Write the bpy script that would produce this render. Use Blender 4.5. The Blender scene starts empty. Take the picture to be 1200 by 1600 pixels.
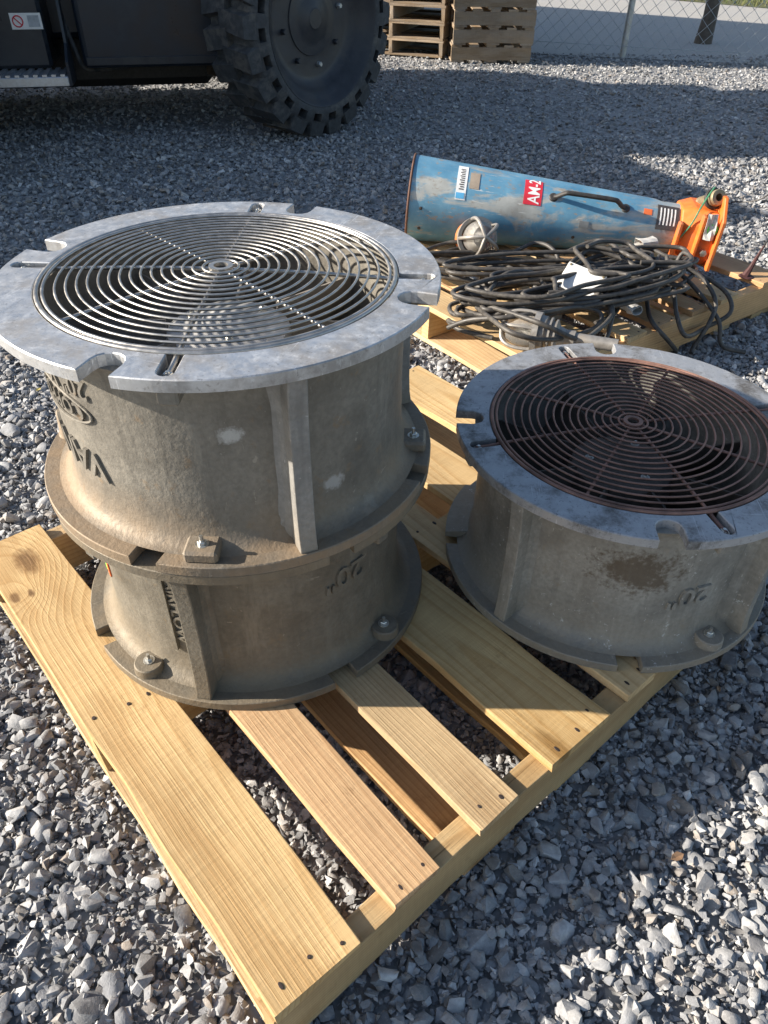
import bpy, bmesh, math, random
import numpy as np
from mathutils import Vector, Matrix
from mathutils.geometry import tessellate_polygon
random.seed(7); rng = np.random.default_rng(11)
R = math.radians; PI = math.pi
sc = bpy.context.scene; col = sc.collection

# ------------------------------------------------------------------ camera, sky, sun, exposure
F_PX, PITCH, ROLL, CAM_H = 1155.3, R(39.60), R(0.90), 1.1627
cam = bpy.data.cameras.new('camera'); camo = bpy.data.objects.new('camera', cam); col.objects.link(camo)
cam.sensor_fit = 'HORIZONTAL'; cam.sensor_width = 36; cam.lens = F_PX / 1200 * 36
cam.clip_start = .02; cam.clip_end = 2000
_r = Vector((1, 0, 0)); _u = Vector((0, math.sin(PITCH), math.cos(PITCH))); _f = Vector((0, math.cos(PITCH), -math.sin(PITCH)))
_rr = _r * math.cos(ROLL) + _u * math.sin(ROLL); _uu = -_r * math.sin(ROLL) + _u * math.cos(ROLL)
camo.matrix_world = Matrix(((_rr.x, _uu.x, -_f.x, 0), (_rr.y, _uu.y, -_f.y, 0), (_rr.z, _uu.z, -_f.z, CAM_H), (0, 0, 0, 1)))
sc.camera = camo
SUN_EL = R(24)
world = bpy.data.worlds.new('World'); sc.world = world; world.use_nodes = True
wn = world.node_tree.nodes; wl = world.node_tree.links
sky = wn.new('ShaderNodeTexSky'); sky.sky_type = 'NISHITA'; sky.sun_disc = False
sky.sun_elevation = SUN_EL; sky.sun_rotation = R(270)
sky.air_density = 1.0; sky.dust_density = 1.0; sky.ozone_density = 1.0
bg = wn['Background']; wl.new(sky.outputs[0], bg.inputs[0]); bg.inputs[1].default_value = 0.08
sl = bpy.data.lights.new('sun', 'SUN'); sl.energy = 4.9; sl.angle = R(.55); sl.color = (1, .91, .79)
so = bpy.data.objects.new('sun', sl); col.objects.link(so)
so.location = (-20, 0, 12)
so.rotation_euler = Vector((math.cos(SUN_EL), 0, -math.sin(SUN_EL))).to_track_quat('-Z', 'Y').to_euler()
sc.view_settings.view_transform = 'Standard'; sc.view_settings.look = 'None'
sc.view_settings.exposure = 1.2; sc.view_settings.gamma = 1

# pixel -> direction helpers (photo pixels, 1200 x 1600); the distance always comes from a surface
def ray(u, v):
    u -= 600; v -= 800; c, s = math.cos(ROLL), math.sin(ROLL)
    return _r * ((c * u + s * v) / F_PX) + _f - _u * ((-s * u + c * v) / F_PX)
def on_z(u, v, z=0.):
    d = ray(u, v); return Vector((0, 0, CAM_H)) + d * ((z - CAM_H) / d.z)
def on_y(u, v, y):
    d = ray(u, v); return Vector((0, 0, CAM_H)) + d * (y / d.y)

# ------------------------------------------------------------------ mesh helpers
def link(o, parent=None):
    col.objects.link(o)
    if parent is not None: o.parent = parent
    return o
def tag(o, label=None, cat=None, group=None, kind=None):
    if label: o['label'] = label
    if cat: o['category'] = cat
    if group: o['group'] = group
    if kind: o['kind'] = kind
    return o
def empty(name, loc=(0, 0, 0), rz=0, label=None, cat=None, group=None):
    o = bpy.data.objects.new(name, None); o.empty_display_size = .05; link(o)
    o.location = loc; o.rotation_euler = (0, 0, rz); return tag(o, label, cat, group)
def md(name, V, Fc, m, smooth=False, angle=None):
    me = bpy.data.meshes.new(name); me.from_pydata([tuple(v) for v in V], [], Fc); me.validate(); me.update()
    if m: me.materials.append(m)
    if smooth:
        me.polygons.foreach_set('use_smooth', [True] * len(me.polygons))
        if angle is not None: me.set_sharp_from_angle(angle=R(angle))
    return me
def ob(name, me, parent=None, loc=None, rot=None):
    o = bpy.data.objects.new(name, me); link(o, parent)
    if loc is not None: o.location = loc
    if rot is not None: o.rotation_euler = rot
    return o
class MB:
    def __init__(s): s.V = []; s.F = []
    def add(s, V, Fc, M=None):
        n = len(s.V)
        for v in V:
            v = Vector(v); s.V.append(M @ v if M is not None else v)
        s.F += [tuple(i + n for i in f) for f in Fc]; return s
    def box(s, a, b, M=None, ch=0):
        x0, y0, z0 = a; x1, y1, z1 = b
        if ch <= 0:
            return s.add([(x0, y0, z0), (x1, y0, z0), (x1, y1, z0), (x0, y1, z0), (x0, y0, z1), (x1, y0, z1), (x1, y1, z1), (x0, y1, z1)],
                  [(3, 2, 1, 0), (4, 5, 6, 7), (0, 1, 5, 4), (1, 2, 6, 5), (2, 3, 7, 6), (3, 0, 4, 7)], M)
        c = ch; V = []; L = {}
        for ix, x in enumerate((x0, x1)):
            for iy, y in enumerate((y0, y1)):
                for iz, z in enumerate((z0, z1)):
                    sx, sy, sz = (1, -1)[ix], (1, -1)[iy], (1, -1)[iz]
                    for k, p in enumerate(((x, y + sy * c, z + sz * c), (x + sx * c, y, z + sz * c), (x + sx * c, y + sy * c, z))):
                        L[ix, iy, iz, k] = len(V); V.append(p)
        Fc = []
        for i in (0, 1):
            Fc += [tuple(L[i, a_, b_, 0] for a_, b_ in ((0, 0), (1, 0), (1, 1), (0, 1))), tuple(L[a_, i, b_, 1] for a_, b_ in ((0, 0), (1, 0), (1, 1), (0, 1))), tuple(L[a_, b_, i, 2] for a_, b_ in ((0, 0), (1, 0), (1, 1), (0, 1)))]
            for j in (0, 1):
                Fc += [(L[i, j, 0, 0], L[i, j, 1, 0], L[i, j, 1, 1], L[i, j, 0, 1]), (L[i, 0, j, 0], L[i, 1, j, 0], L[i, 1, j, 2], L[i, 0, j, 2]), (L[0, i, j, 1], L[1, i, j, 1], L[1, i, j, 2], L[0, i, j, 2])]
                for k in (0, 1): Fc.append((L[i, j, k, 0], L[i, j, k, 1], L[i, j, k, 2]))
        return s.add(V, Fc, M)
    def lathe(s, prof, n=64, M=None, closed=False, a0=0, a1=2 * PI):
        full = abs(a1 - a0 - 2 * PI) < 1e-6; k = n if full else n + 1; V = []; m = len(prof)
        for i in range(k):
            t = a0 + (a1 - a0) * i / n
            for r, z in prof: V.append((r * math.cos(t), r * math.sin(t), z))
        Fc = []
        for i in range(n):
            j = (i + 1) % k
            for q in range(m if closed else m - 1):
                w = (q + 1) % m; Fc.append((i * m + q, j * m + q, j * m + w, i * m + w))
        return s.add(V, Fc, M)
    def tube(s, P, r, n=8, closed=False, M=None, caps=True):
        P = [Vector(p) for p in P]; N = len(P); V = []; prev = None
        for i in range(N):
            if closed: d = P[(i + 1) % N] - P[i - 1]
            else: d = P[min(i + 1, N - 1)] - P[max(i - 1, 0)]
            d = d.normalized() if d.length > 1e-9 else Vector((1, 0, 0))
            if prev is None: prev = d.cross(Vector((0, 0, 1)) if abs(d.z) < .9 else Vector((1, 0, 0)))
            b = prev - d * prev.dot(d); b.normalize(); c = d.cross(b); prev = b
            rr = r[i] if isinstance(r, (list, tuple)) else r
            for k in range(n):
                t = 2 * PI * k / n; V.append(P[i] + (b * math.cos(t) + c * math.sin(t)) * rr)
        Fc = []
        for i in range(N if closed else N - 1):
            j = (i + 1) % N
            for k in range(n):
                w = (k + 1) % n; Fc.append((i * n + k, i * n + w, j * n + w, j * n + k))
        if not closed and caps: Fc += [tuple(range(n))[::-1], tuple(range((N - 1) * n, N * n))]
        return s.add(V, Fc, M)
    def cyl(s, a, b, r, n=16, r2=None):
        a = Vector(a); b = Vector(b); return s.tube([a, b], [r, r if r2 is None else r2], n)
    def prism(s, poly, z0, z1, M=None):
        n = len(poly)
        tri = tessellate_polygon([[Vector((x, y, 0)) for x, y in poly]])
        return s.add([(x, y, z0) for x, y in poly] + [(x, y, z1) for x, y in poly],
              [tuple(t) for t in tri] + [tuple(i + n for i in t) for t in tri] + [(i, (i + 1) % n, (i + 1) % n + n, i + n) for i in range(n)], M)
    def mesh(s, name, m, smooth=False, angle=35):
        me = md(name, s.V, s.F, m)
        bm = bmesh.new(); bm.from_mesh(me); bmesh.ops.recalc_face_normals(bm, faces=bm.faces); bm.to_mesh(me); bm.free()
        if smooth:
            me.polygons.foreach_set('use_smooth', [True] * len(me.polygons)); me.set_sharp_from_angle(angle=R(angle))
        return me
    def ob(s, name, m, parent=None, smooth=False, angle=35, loc=None, rot=None): return ob(name, s.mesh(name, m, smooth, angle), parent, loc, rot)
def bevel(o, w, seg=1, lim=40):
    b = o.modifiers.new('bevel', 'BEVEL'); b.width = w; b.segments = seg; b.limit_method = 'ANGLE'; b.angle_limit = R(lim); return o
def catmull(P, k=6, closed=False):
    P = [Vector(p) for p in P]; N = len(P); out = []
    for i in range(N if closed else N - 1):
        p = [P[(i + j) % N] if closed else P[min(max(i + j, 0), N - 1)] for j in (-1, 0, 1, 2)]
        for q in range(k):
            t = q / k
            out.append(.5 * ((2 * p[1]) + (p[2] - p[0]) * t + (2 * p[0] - 5 * p[1] + 4 * p[2] - p[3]) * t * t + (3 * p[1] - p[0] - 3 * p[2] + p[3]) * t ** 3))
    if not closed: out.append(P[-1])
    return out
def text_mesh(body, size, ext, res=3):
    cu = bpy.data.curves.new('t', 'FONT'); cu.body = body; cu.size = size; cu.extrude = ext; cu.resolution_u = res
    cu.offset = size * .012
    o = bpy.data.objects.new('t', cu); col.objects.link(o); dg = bpy.context.evaluated_depsgraph_get(); dg.update()
    me = bpy.data.meshes.new_from_object(o.evaluated_get(dg)); bm = bmesh.new(); bm.from_mesh(me)
    for _ in range(1): bmesh.ops.subdivide_edges(bm, edges=[e for e in bm.edges if e.calc_length() > size * .35], cuts=2)
    bmesh.ops.triangulate(bm, faces=bm.faces)
    bm.verts.index_update(); V = [v.co.copy() for v in bm.verts]; Fc = [tuple(v.index for v in f.verts) for f in bm.faces]
    bm.free(); bpy.data.objects.remove(o); bpy.data.curves.remove(cu); bpy.data.meshes.remove(me); return V, Fc
def copy_tree(o, parent=None):
    c = o.copy(); col.objects.link(c); c.parent = parent
    for ch in list(o.children): copy_tree(ch, c)
    return c

# ------------------------------------------------------------------ materials
class NT:
    def __init__(s, name):
        s.m = bpy.data.materials.new(name); s.m.use_nodes = True; s.t = s.m.node_tree; s.b = s.t.nodes['Principled BSDF']
        s.b.inputs['Specular IOR Level'].default_value = .4
    def n(s, kind, **kw):
        x = s.t.nodes.new('ShaderNode' + kind)
        for k, v in kw.items(): setattr(x, k, v)
        return x
    def l(s, a, b): s.t.links.new(a, b)
    def coord(s, scale=(1, 1, 1), src='Object', offset=True):
        tc = s.n('TexCoord'); out = tc.outputs[src]
        if offset:
            oi = s.n('ObjectInfo'); mu = s.n('Math', operation='MULTIPLY'); mu.inputs[1].default_value = 37.; s.l(oi.outputs['Random'], mu.inputs[0])
            ad = s.n('VectorMath', operation='ADD'); s.l(out, ad.inputs[0]); s.l(mu.outputs[0], ad.inputs[1]); out = ad.outputs[0]
        mp = s.n('Mapping'); mp.inputs['Scale'].default_value = scale; s.l(out, mp.inputs[0]); return mp.outputs[0]
    def noise(s, vec, scale, detail=4, rough=.55, dist=0):
        x = s.n('TexNoise'); x.inputs['Scale'].default_value = scale; x.inputs['Detail'].default_value = detail
        x.inputs['Roughness'].default_value = rough; x.inputs['Distortion'].default_value = dist; s.l(vec, x.inputs['Vector']); return x.outputs['Fac']
    def ramp(s, fac, stops):
        x = s.n('ValToRGB'); e = x.color_ramp.elements
        while len(e) < len(stops): e.new(.5)
        for q, (p, c) in zip(e, stops):
            q.position = p; q.color = (c, c, c, 1) if isinstance(c, (int, float)) else (*c, 1)
        s.l(fac, x.inputs[0]); return x.outputs[0]
    def mix(s, fac, a, b, mode='MIX'):
        x = s.n('MixRGB', blend_type=mode)
        for i, v in ((0, fac), (1, a), (2, b)):
            if isinstance(v, (int, float)): x.inputs[i].default_value = v if i == 0 else (v, v, v, 1)
            elif isinstance(v, tuple): x.inputs[i].default_value = (*v, 1)
            else: s.l(v, x.inputs[i])
        return x.outputs[0]
    def math(s, op, a, b=0.):
        x = s.n('Math', operation=op)
        for i, v in ((0, a), (1, b)):
            if isinstance(v, (int, float)): x.inputs[i].default_value = v
            else: s.l(v, x.inputs[i])
        return x.outputs[0]
    def bump(s, h, strength=.4, dist=.002, prev=None):
        x = s.n('Bump'); x.inputs['Strength'].default_value = strength; x.inputs['Distance'].default_value = dist; s.l(h, x.inputs['Height'])
        if prev is not None: s.l(prev, x.inputs['Normal'])
        s.l(x.outputs[0], s.b.inputs['Normal']); return x.outputs[0]
    def set(s, col=None, rough=None, metal=None):
        for k, v in (('Base Color', col), ('Roughness', rough), ('Metallic', metal)):
            if v is None: continue
            if isinstance(v, (int, float)): s.b.inputs[k].default_value = v
            elif isinstance(v, tuple): s.b.inputs[k].default_value = (*v, 1)
            else: s.l(v, s.b.inputs[k])
        return s.m
def m_simple(name, c, rough=.6, metal=0, var=.25, scale=30, bump=.15, dirt=None):
    t = NT(name); v = t.coord(); f = t.noise(v, scale, 5, .6)
    lo = tuple(x * (1 - var) for x in c); hi = tuple(min(1, x * (1 + var)) for x in c)
    cc = t.ramp(f, [(.3, lo), (.7, hi)])
    if dirt:
        g = t.ramp(t.noise(v, scale * .25, 6, .7), [(.5, 0.), (.68, 1.)]); cc = t.mix(g, cc, dirt)
    t.set(cc, t.ramp(f, [(.3, max(0, rough - .1)), (.7, min(1, rough + .1))]), metal)
    if bump: t.bump(f, bump, .002)
    return t.m
def m_wood(name, light, dark, ring=.0085, knot=True, grey=None, nick=.5, knots=()):
    t = NT(name); tc = t.n('TexCoord'); oi = t.n('ObjectInfo')
    rnd = oi.outputs['Random']
    sx = t.n('SeparateXYZ'); t.l(tc.outputs['Object'], sx.inputs[0])
    v0 = t.coord((1, 1, 1)); wv = t.coord((1.6, 7, 7)); wob = t.noise(wv, 1., 2, .5)
    # growth rings about a pith line that wanders under the board
    py = t.math('ADD', sx.outputs[1], t.math('MULTIPLY', t.math('SUBTRACT', rnd, .5), .16))
    py = t.math('ADD', py, t.math('MULTIPLY', t.math('SUBTRACT', wob, .5), .055))
    pz = t.math('ADD', t.math('MULTIPLY', sx.outputs[0], .035), t.math('ADD', t.math('MULTIPLY', rnd, .03), .012)); pz = t.math('ADD', pz, sx.outputs[2])
    d = t.math('SQRT', t.math('ADD', t.math('MULTIPLY', py, py), t.math('MULTIPLY', pz, pz)))
    d = t.math('ADD', d, t.math('MULTIPLY', t.noise(t.coord((6, 60, 60)), 1., 3), .0022))
    core = None
    for kx, ky, kr in knots:      # grain swerving round a knot, dark at its heart
        ex = t.math('MULTIPLY', t.math('SUBTRACT', sx.outputs[0], kx), .55 / kr); ey = t.math('MULTIPLY', t.math('SUBTRACT', sx.outputs[1], ky), 1 / kr)
        q = t.math('ADD', t.math('MULTIPLY', ex, ex), t.math('MULTIPLY', ey, ey)); g_ = t.math('POWER', 2.718, t.math('MULTIPLY', q, -.35))
        d = t.math('ADD', d, t.math('MULTIPLY', g_, kr * 1.3))
        q2 = t.math('ADD', q, t.math('MULTIPLY', t.math('SUBTRACT', t.noise(v0, 60, 4), .5), .5)); c0 = t.ramp(q2, [(.10, .9), (.42, .0)]); core = c0 if core is None else t.math('MAXIMUM', core, c0)
    saw = t.math('FRACT', t.math('DIVIDE', d, ring))
    ringc = t.ramp(saw, [(0., 0.), (.55, .25), (.86, 1.), (1., .05)])
    fib = t.noise(t.coord((9, 420, 420)), 1., 4, .65)
    base = t.mix(t.math('MULTIPLY', ringc, .8), light, dark)
    base = t.mix(.35, base, t.mix(fib, tuple(x * .72 for x in light), tuple(min(1, x * 1.18) for x in light)))
    blo = t.ramp(t.noise(t.coord((2.2, 5, 5)), 1.6, 4, .6), [(.35, .78), (.7, 1.1)])
    base = t.mix(1., base, blo, 'MULTIPLY')
    if knot:
        vo = t.n('TexVoronoi'); vo.inputs['Scale'].default_value = 1.; t.l(t.coord((1.9, 6.5, 3)), vo.inputs['Vector'])
        kd = t.math('ADD', vo.outputs['Distance'], t.math('MULTIPLY', t.noise(v0, 40, 3), .05))
        base = t.mix(t.ramp(kd, [(.09, .85), (.14, 0.)]), base, tuple(x * .42 for x in dark))
    if core is not None: base = t.mix(core, base, (.10, .05, .022))
    if grey:
        g = t.ramp(t.noise(t.coord((2, 9, 9)), 2., 5, .65), [(.4, 0.), (.62, 1.)]); base = t.mix(t.math('MULTIPLY', g, .75), base, grey)
    dirt = t.ramp(t.noise(t.coord((5, 9, 9)), 4., 6, .72), [(.6, 0.), (.74, nick)]); base = t.mix(dirt, base, tuple(x * .5 for x in dark))
    saw_m = t.noise(t.coord((170, 14, 14)), 1., 3, .6); base = t.mix(t.ramp(saw_m, [(.4, .16), (.7, 0.)]), base, tuple(x * .7 for x in dark))
    crk = t.ramp(t.noise(t.coord((1.3, 95, 95)), 1., 3, .5, .3), [(.705, 0.), (.725, .8)]); base = t.mix(crk, base, tuple(x * .3 for x in dark))
    wet = t.ramp(t.noise(t.coord((1.1, 4, 4)), 2.4, 5, .6), [(.52, 0.), (.62, .4)]); base = t.mix(wet, base, tuple(x * .8 for x in dark))
    hue = t.n('HueSaturation'); t.l(t.math('ADD', t.math('MULTIPLY', rnd, -.2), 1.2), hue.inputs['Saturation']); t.l(base, hue.inputs['Color']); t.l(t.math('ADD', t.math('MULTIPLY', t.math('FRACT', t.math('MULTIPLY', rnd, 7.3)), .34), .80), hue.inputs['Value'])
    t.set(hue.outputs[0], .72); b1 = t.bump(ringc, .3, .0009); b2_ = t.bump(fib, .6, .0014, b1); t.bump(saw_m, .5, .0012, b2_); return t.m
M = {}
M['pine'] = m_wood('pine', (.66, .485, .275), (.42, .255, .115))
M['pine_knot'] = m_wood('pine_knot', (.66, .48, .265), (.40, .235, .10), knots=((.975, .062, .042), (.89, .118, .016), (.882, .09, .012)))
M['pine_broad'] = m_wood('pine_broad', (.68, .51, .30), (.46, .285, .135), ring=.014)
M['pine_pink'] = m_wood('pine_pink', (.62, .425, .25), (.40, .225, .11))
M['old_wood'] = m_wood('old_wood', (.36, .27, .18), (.2, .135, .085), grey=(.30, .27, .235))
M['grey_wood'] = m_wood('grey_wood', (.40, .31, .22), (.23, .165, .11), grey=(.34, .29, .235), knot=False)
def m_cast(name, c, rust, stain=None, speck=0., scuffs=()):
    t = NT(name); v = t.coord(offset=False); vo = t.coord()
    n1 = t.noise(vo, 9, 6, .65); n2 = t.noise(vo, 130, 3, .6); n3 = t.noise(vo, 34, 5, .7)
    cc = t.ramp(n1, [(.3, tuple(x * .62 for x in c)), (.5, c), (.72, tuple(x * 1.3 for x in c))])
    cc = t.mix(t.ramp(n2, [(.3, .45), (.65, 0.)]), cc, tuple(x * .5 for x in c))
    run = t.noise(t.coord((26, 26, 2.2)), 1., 5, .65); cc = t.mix(t.ramp(run, [(.54, 0.), (.72, .6)]), cc, tuple(x * .5 for x in c))
    cc = t.mix(t.ramp(t.noise(t.coord((17, 17, 3)), 1.3, 5, .7), [(.56, 0.), (.68, .4)]), cc, tuple(min(1, x * 1.6) for x in c))
    cc = t.mix(t.ramp(n3, [(.60, 0.), (.70, .55)]), cc, rust)
    scr = t.ramp(t.noise(t.coord((9, 150, 60)), 1., 3, .6, .8), [(.68, 0.), (.71, .5)]); cc = t.mix(scr, cc, tuple(min(1, x * 1.9) for x in c))
    # grime that has run down and gathered on the lower flange
    sz = t.n('SeparateXYZ'); t.l(v, sz.inputs[0])
    low = t.math('MULTIPLY', t.ramp(sz.outputs[2], [(.02, 1.), (.10, 0.)]), t.ramp(n1, [(.35, .15), (.6, .75)]))
    cc = t.mix(low, cc, rust)
    if speck: cc = t.mix(t.math('MULTIPLY', t.ramp(t.noise(vo, 85, 4, .75), [(.62, 0.), (.68, 1.)]), t.ramp(t.noise(vo, 14, 2), [(.42, 0.), (.6, speck)])), cc, (.62, .62, .6))
    for (px, py, pz), rad, cs in ([(stain[0], stain[1], stain[2])] if stain else []) + list(scuffs):
        ds = t.n('VectorMath', operation='DISTANCE'); sub = t.n('VectorMath', operation='MULTIPLY'); sub.inputs[1].default_value = (1, 1, 1.5)
        t.l(v, sub.inputs[0]); t.l(sub.outputs[0], ds.inputs[0]); ds.inputs[1].default_value = (px, py, pz * 1.5)
        dd = t.math('ADD', ds.outputs['Value'], t.math('ADD', t.math('MULTIPLY', t.math('SUBTRACT', n3, .5), rad * 2.2), t.math('MULTIPLY', t.math('SUBTRACT', n2, .5), rad * 1.1)))
        cc = t.mix(t.ramp(t.math('DIVIDE', dd, rad), [(.45, .8), (.95, 0.)]), cc, cs)
    t.set(cc, t.ramp(n1, [(.3, .5), (.7, .75)]), .25)
    b = t.bump(n2, .55, .0018); b = t.bump(n3, .35, .0025, b); t.bump(run, .25, .003, b); return t.m
def m_plate(name, c, dull, metal=.85, r0=.38):
    t = NT(name); vo = t.coord()
    n1 = t.noise(vo, 11, 6, .7); n2 = t.noise(t.coord((1, 1, 1)), 60, 5, .75); st = t.noise(t.coord((300, 12, 12)), 1., 3)
    cc = t.ramp(n1, [(.36, dull), (.52, c), (.7, tuple(min(1, x * 1.15) for x in c))])
    cc = t.mix(t.ramp(n2, [(.56, 0.), (.7, .55)]), cc, tuple(min(1, x * 1.3) for x in c))
    cc = t.mix(t.ramp(t.noise(vo, 38, 5, .7), [(.6, 0.), (.72, .5)]), cc, dull)
    t.set(cc, t.ramp(n1, [(.35, r0 + .25), (.6, r0), (.75, r0 + .1)]), t.ramp(n2, [(.4, metal), (.7, metal * .6)]))
    sc1 = t.ramp(t.noise(t.coord((4, 170, 10)), 1., 3, .6, 1.2), [(.66, 0.), (.69, .6)]); sc2 = t.ramp(t.noise(t.coord((160, 6, 10)), 1., 3, .6, 1.), [(.67, 0.), (.70, .6)])
    cc = t.mix(t.math('MAXIMUM', sc1, sc2), cc, tuple(min(1, x * 1.6) for x in c)); cc = t.mix(t.ramp(t.noise(vo, 190, 3, .6), [(.6, 0.), (.7, .5)]), cc, tuple(x * .6 for x in dull)); t.set(cc)
    b = t.bump(n2, .2, .0012); t.bump(st, .12, .0008, b); return t.m
M['plate_bright'] = m_plate('plate_bright', (.56, .57, .58), (.36, .35, .34))
M['plate_dark'] = m_plate('plate_dark', (.36, .37, .385), (.13, .125, .12), .6, .5)
M['steel_wire'] = m_simple('steel_wire', (.46, .44, .41), .38, .85, .2, 60, .1)
M['rusty_wire'] = m_simple('rusty_wire', (.27, .15, .115), .62, .35, .35, 50, .2, dirt=(.09, .055, .045))
M['zinc'] = m_simple('zinc', (.55, .54, .5), .35, .9, .2, 60, .1)
M['inner'] = m_simple('inner', (.34, .31, .27), .6, .2, .3, 25, .2, dirt=(.16, .12, .09))
M['motor'] = m_simple('motor', (.50, .49, .47), .5, .5, .25, 22, .2, dirt=(.25, .2, .16))
M['inner_shaded'] = m_simple('inner_shaded', (.10, .085, .07), .7, .1, .35, 25, .2, dirt=(.05, .04, .035))  # shade inside the single fan put into the colour, plus dirt patches
M['black_iron'] = m_simple('black_iron', (.055, .052, .05), .55, .3, .3, 60, .2)
M['nail'] = m_simple('nail', (.06, .045, .04), .6, .5, .3, 90, .1)
M['rubber'] = m_simple('rubber', (.048, .052, .057), .75, 0, .4, 30, .5, dirt=(.12, .112, .10))
M['cord'] = m_simple('cord', (.062, .057, .052), .5, 0, .35, 60, .15, dirt=(.11, .10, .085))
M['navy_paint'] = m_simple('navy_paint', (.015, .022, .034), .35, 0, .3, 6, .08, dirt=(.045, .047, .05))
M['rim_paint'] = m_simple('rim_paint', (.030, .033, .040), .45, 0, .3, 10, .1, dirt=(.055, .05, .045))
M['alu'] = m_simple('alu', (.62, .63, .65), .4, .8, .15, 40, .15)
M['tele_yellow'] = m_simple('tele_yellow', (.62, .40, .06), .4, 0, .1, 8, .05)
M['glass_dark'] = m_simple('glass_dark', (.02, .025, .03), .08, 0, .1, 5, 0)
M['white_paint'] = m_simple('white_paint', (.74, .74, .72), .45, 0, .08, 30, .05, dirt=(.5, .48, .44))
M['label_red'] = m_simple('label_red', (.62, .035, .055), .45, 0, .1, 20, .03)
M['label_white'] = m_simple('label_white', (.78, .78, .76), .5, 0, .06, 30, .03)
M['label_dark'] = m_simple('label_dark', (.10, .085, .08), .4, .4, .3, 60, .1)
M['label_blue'] = m_simple('label_blue', (.12, .42, .70), .45, 0, .1, 30, .03)
M['green_sticker'] = m_simple('green_sticker', (.18, .72, .10), .5, 0, .08, 30, 0)
M['orange_sticker'] = m_simple('orange_sticker', (.72, .16, .05), .5, 0, .1, 30, 0)
M['orange_paint'] = m_simple('orange_paint', (.72, .165, .025), .55, 0, .2, 40, .25, dirt=(.33, .12, .06))
M['tape'] = m_simple('tape', (.52, .51, .48), .5, .1, .2, 40, .3)
M['yellow_rubber'] = m_simple('yellow_rubber', (.55, .45, .06), .6, 0, .2, 30, .1)
M['brass'] = m_simple('brass', (.30, .25, .16), .5, .6, .3, 40, .2)
M['cast_alu'] = m_simple('cast_alu', (.30, .285, .265), .5, .45, .2, 35, .2, dirt=(.27, .24, .2))
M['red_rubber'] = m_simple('red_rubber', (.16, .035, .03), .6, 0, .2, 40, .1)
M['galv'] = m_simple('galv', (.46, .48, .48), .45, .7, .15, 25, .1)
M['bark'] = m_simple('bark', (.10, .085, .07), .85, 0, .4, 20, .6)
M['shade_box_blue'] = m_simple('shade_box_blue', (.06, .12, .2), .55, 0, .2, 4, .1, dirt=(.12, .09, .07))
M['shade_box_tan'] = m_simple('shade_box_tan', (.36, .32, .25), .6, 0, .15, 4, .1, dirt=(.2, .15, .1))
M['leaf'] = m_simple('leaf', (.25, .15, .085), .7, 0, .3, 60, .3)
M['straw'] = m_simple('straw', (.62, .5, .16), .7, 0, .2, 60, .2)
t = NT('blue_paint')       # sky-blue enamel worn through to grey-beige in streaks along the horn
a = t.noise(t.coord((2.2, 7, 7), offset=False), 1.5, 6, .62, .6); b_ = t.noise(t.coord((6, 14, 14), offset=False), 3., 6, .7); c_ = t.noise(t.coord(offset=False), 9, 5, .6)
cc = t.ramp(c_, [(.3, (.075, .21, .33)), (.6, (.145, .32, .45)), (.8, (.26, .43, .54))])
cc = t.mix(t.ramp(a, [(.535, 0.), (.60, .8)]), cc, t.ramp(c_, [(.35, (.33, .30, .25)), (.65, (.52, .49, .43))]))
cc = t.mix(t.ramp(b_, [(.56, 0.), (.70, .75)]), cc, (.25, .21, .16))
sx = t.n('SeparateXYZ'); t.l(t.coord(offset=False), sx.inputs[0])
cc = t.mix(t.math('MULTIPLY', t.ramp(t.math('ADD', sx.outputs[0], t.math('MULTIPLY', t.math('SUBTRACT', b_, .5), .5)), [(.82, 0.), (.99, 1.)]), .8), cc, (.40, .39, .36))
cc = t.mix(t.ramp(t.noise(t.coord((26, 60, 60), offset=False), 1., 5, .72), [(.60, 0.), (.63, .8)]), cc, (.30, .26, .21)); cc = t.mix(t.ramp(t.noise(t.coord((5, 130, 90), offset=False), 1., 3, .6, .7), [(.68, 0.), (.70, .7)]), cc, (.62, .62, .6))
t.set(cc, t.ramp(b_, [(.35, .38), (.7, .7)])); t.bump(b_, .2, .003); M['blue_paint'] = t.m
t = NT('lamp_glass'); t.set((.62, .60, .55), .2); t.b.inputs['Transmission Weight'].default_value = .75; t.b.inputs['IOR'].default_value = 1.45
v = t.coord(); t.set(t.ramp(t.noise(v, 20, 5, .6), [(.35, (.5, .46, .4)), (.7, (.82, .8, .76))]), t.ramp(t.noise(v, 30, 4), [(.3, .18), (.7, .5)])); M['lamp_glass'] = t.m
t = NT('stone')            # limestone gravel: tone and tint vary from stone to stone
at = t.n('Attribute'); at.attribute_name = 'tone'; v = t.coord(src='Object', offset=False)
n1 = t.noise(v, 70, 4, .65); n2 = t.noise(v, 420, 3, .6)
cc = t.ramp(at.outputs['Fac'], [(0., (.13, .132, .138)), (.3, (.225, .23, .238)), (.62, (.33, .332, .336)), (.86, (.44, .438, .432)), (1., (.58, .575, .56))])
at2 = t.n('Attribute'); at2.attribute_name = 'tint'
cc = t.mix(t.ramp(at2.outputs['Fac'], [(.82, 0.), (1., .6)]), cc, (.27, .21, .15))
cc = t.mix(1., cc, t.ramp(n1, [(.3, .72), (.7, 1.22)]), 'MULTIPLY')
cc = t.mix(t.ramp(t.noise(v, 160, 4, .7), [(.58, 0.), (.72, .5)]), cc, (.50, .49, .47)); t.set(cc, .82); b = t.bump(n1, .5, .003); t.bump(n2, .4, .0015, b); M['stone'] = t.m
t = NT('ground'); v = t.coord(offset=False); n1 = t.noise(v, 45, 6, .7); vo = t.n('TexVoronoi'); vo.inputs['Scale'].default_value = 38; t.l(v, vo.inputs['Vector'])
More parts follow.
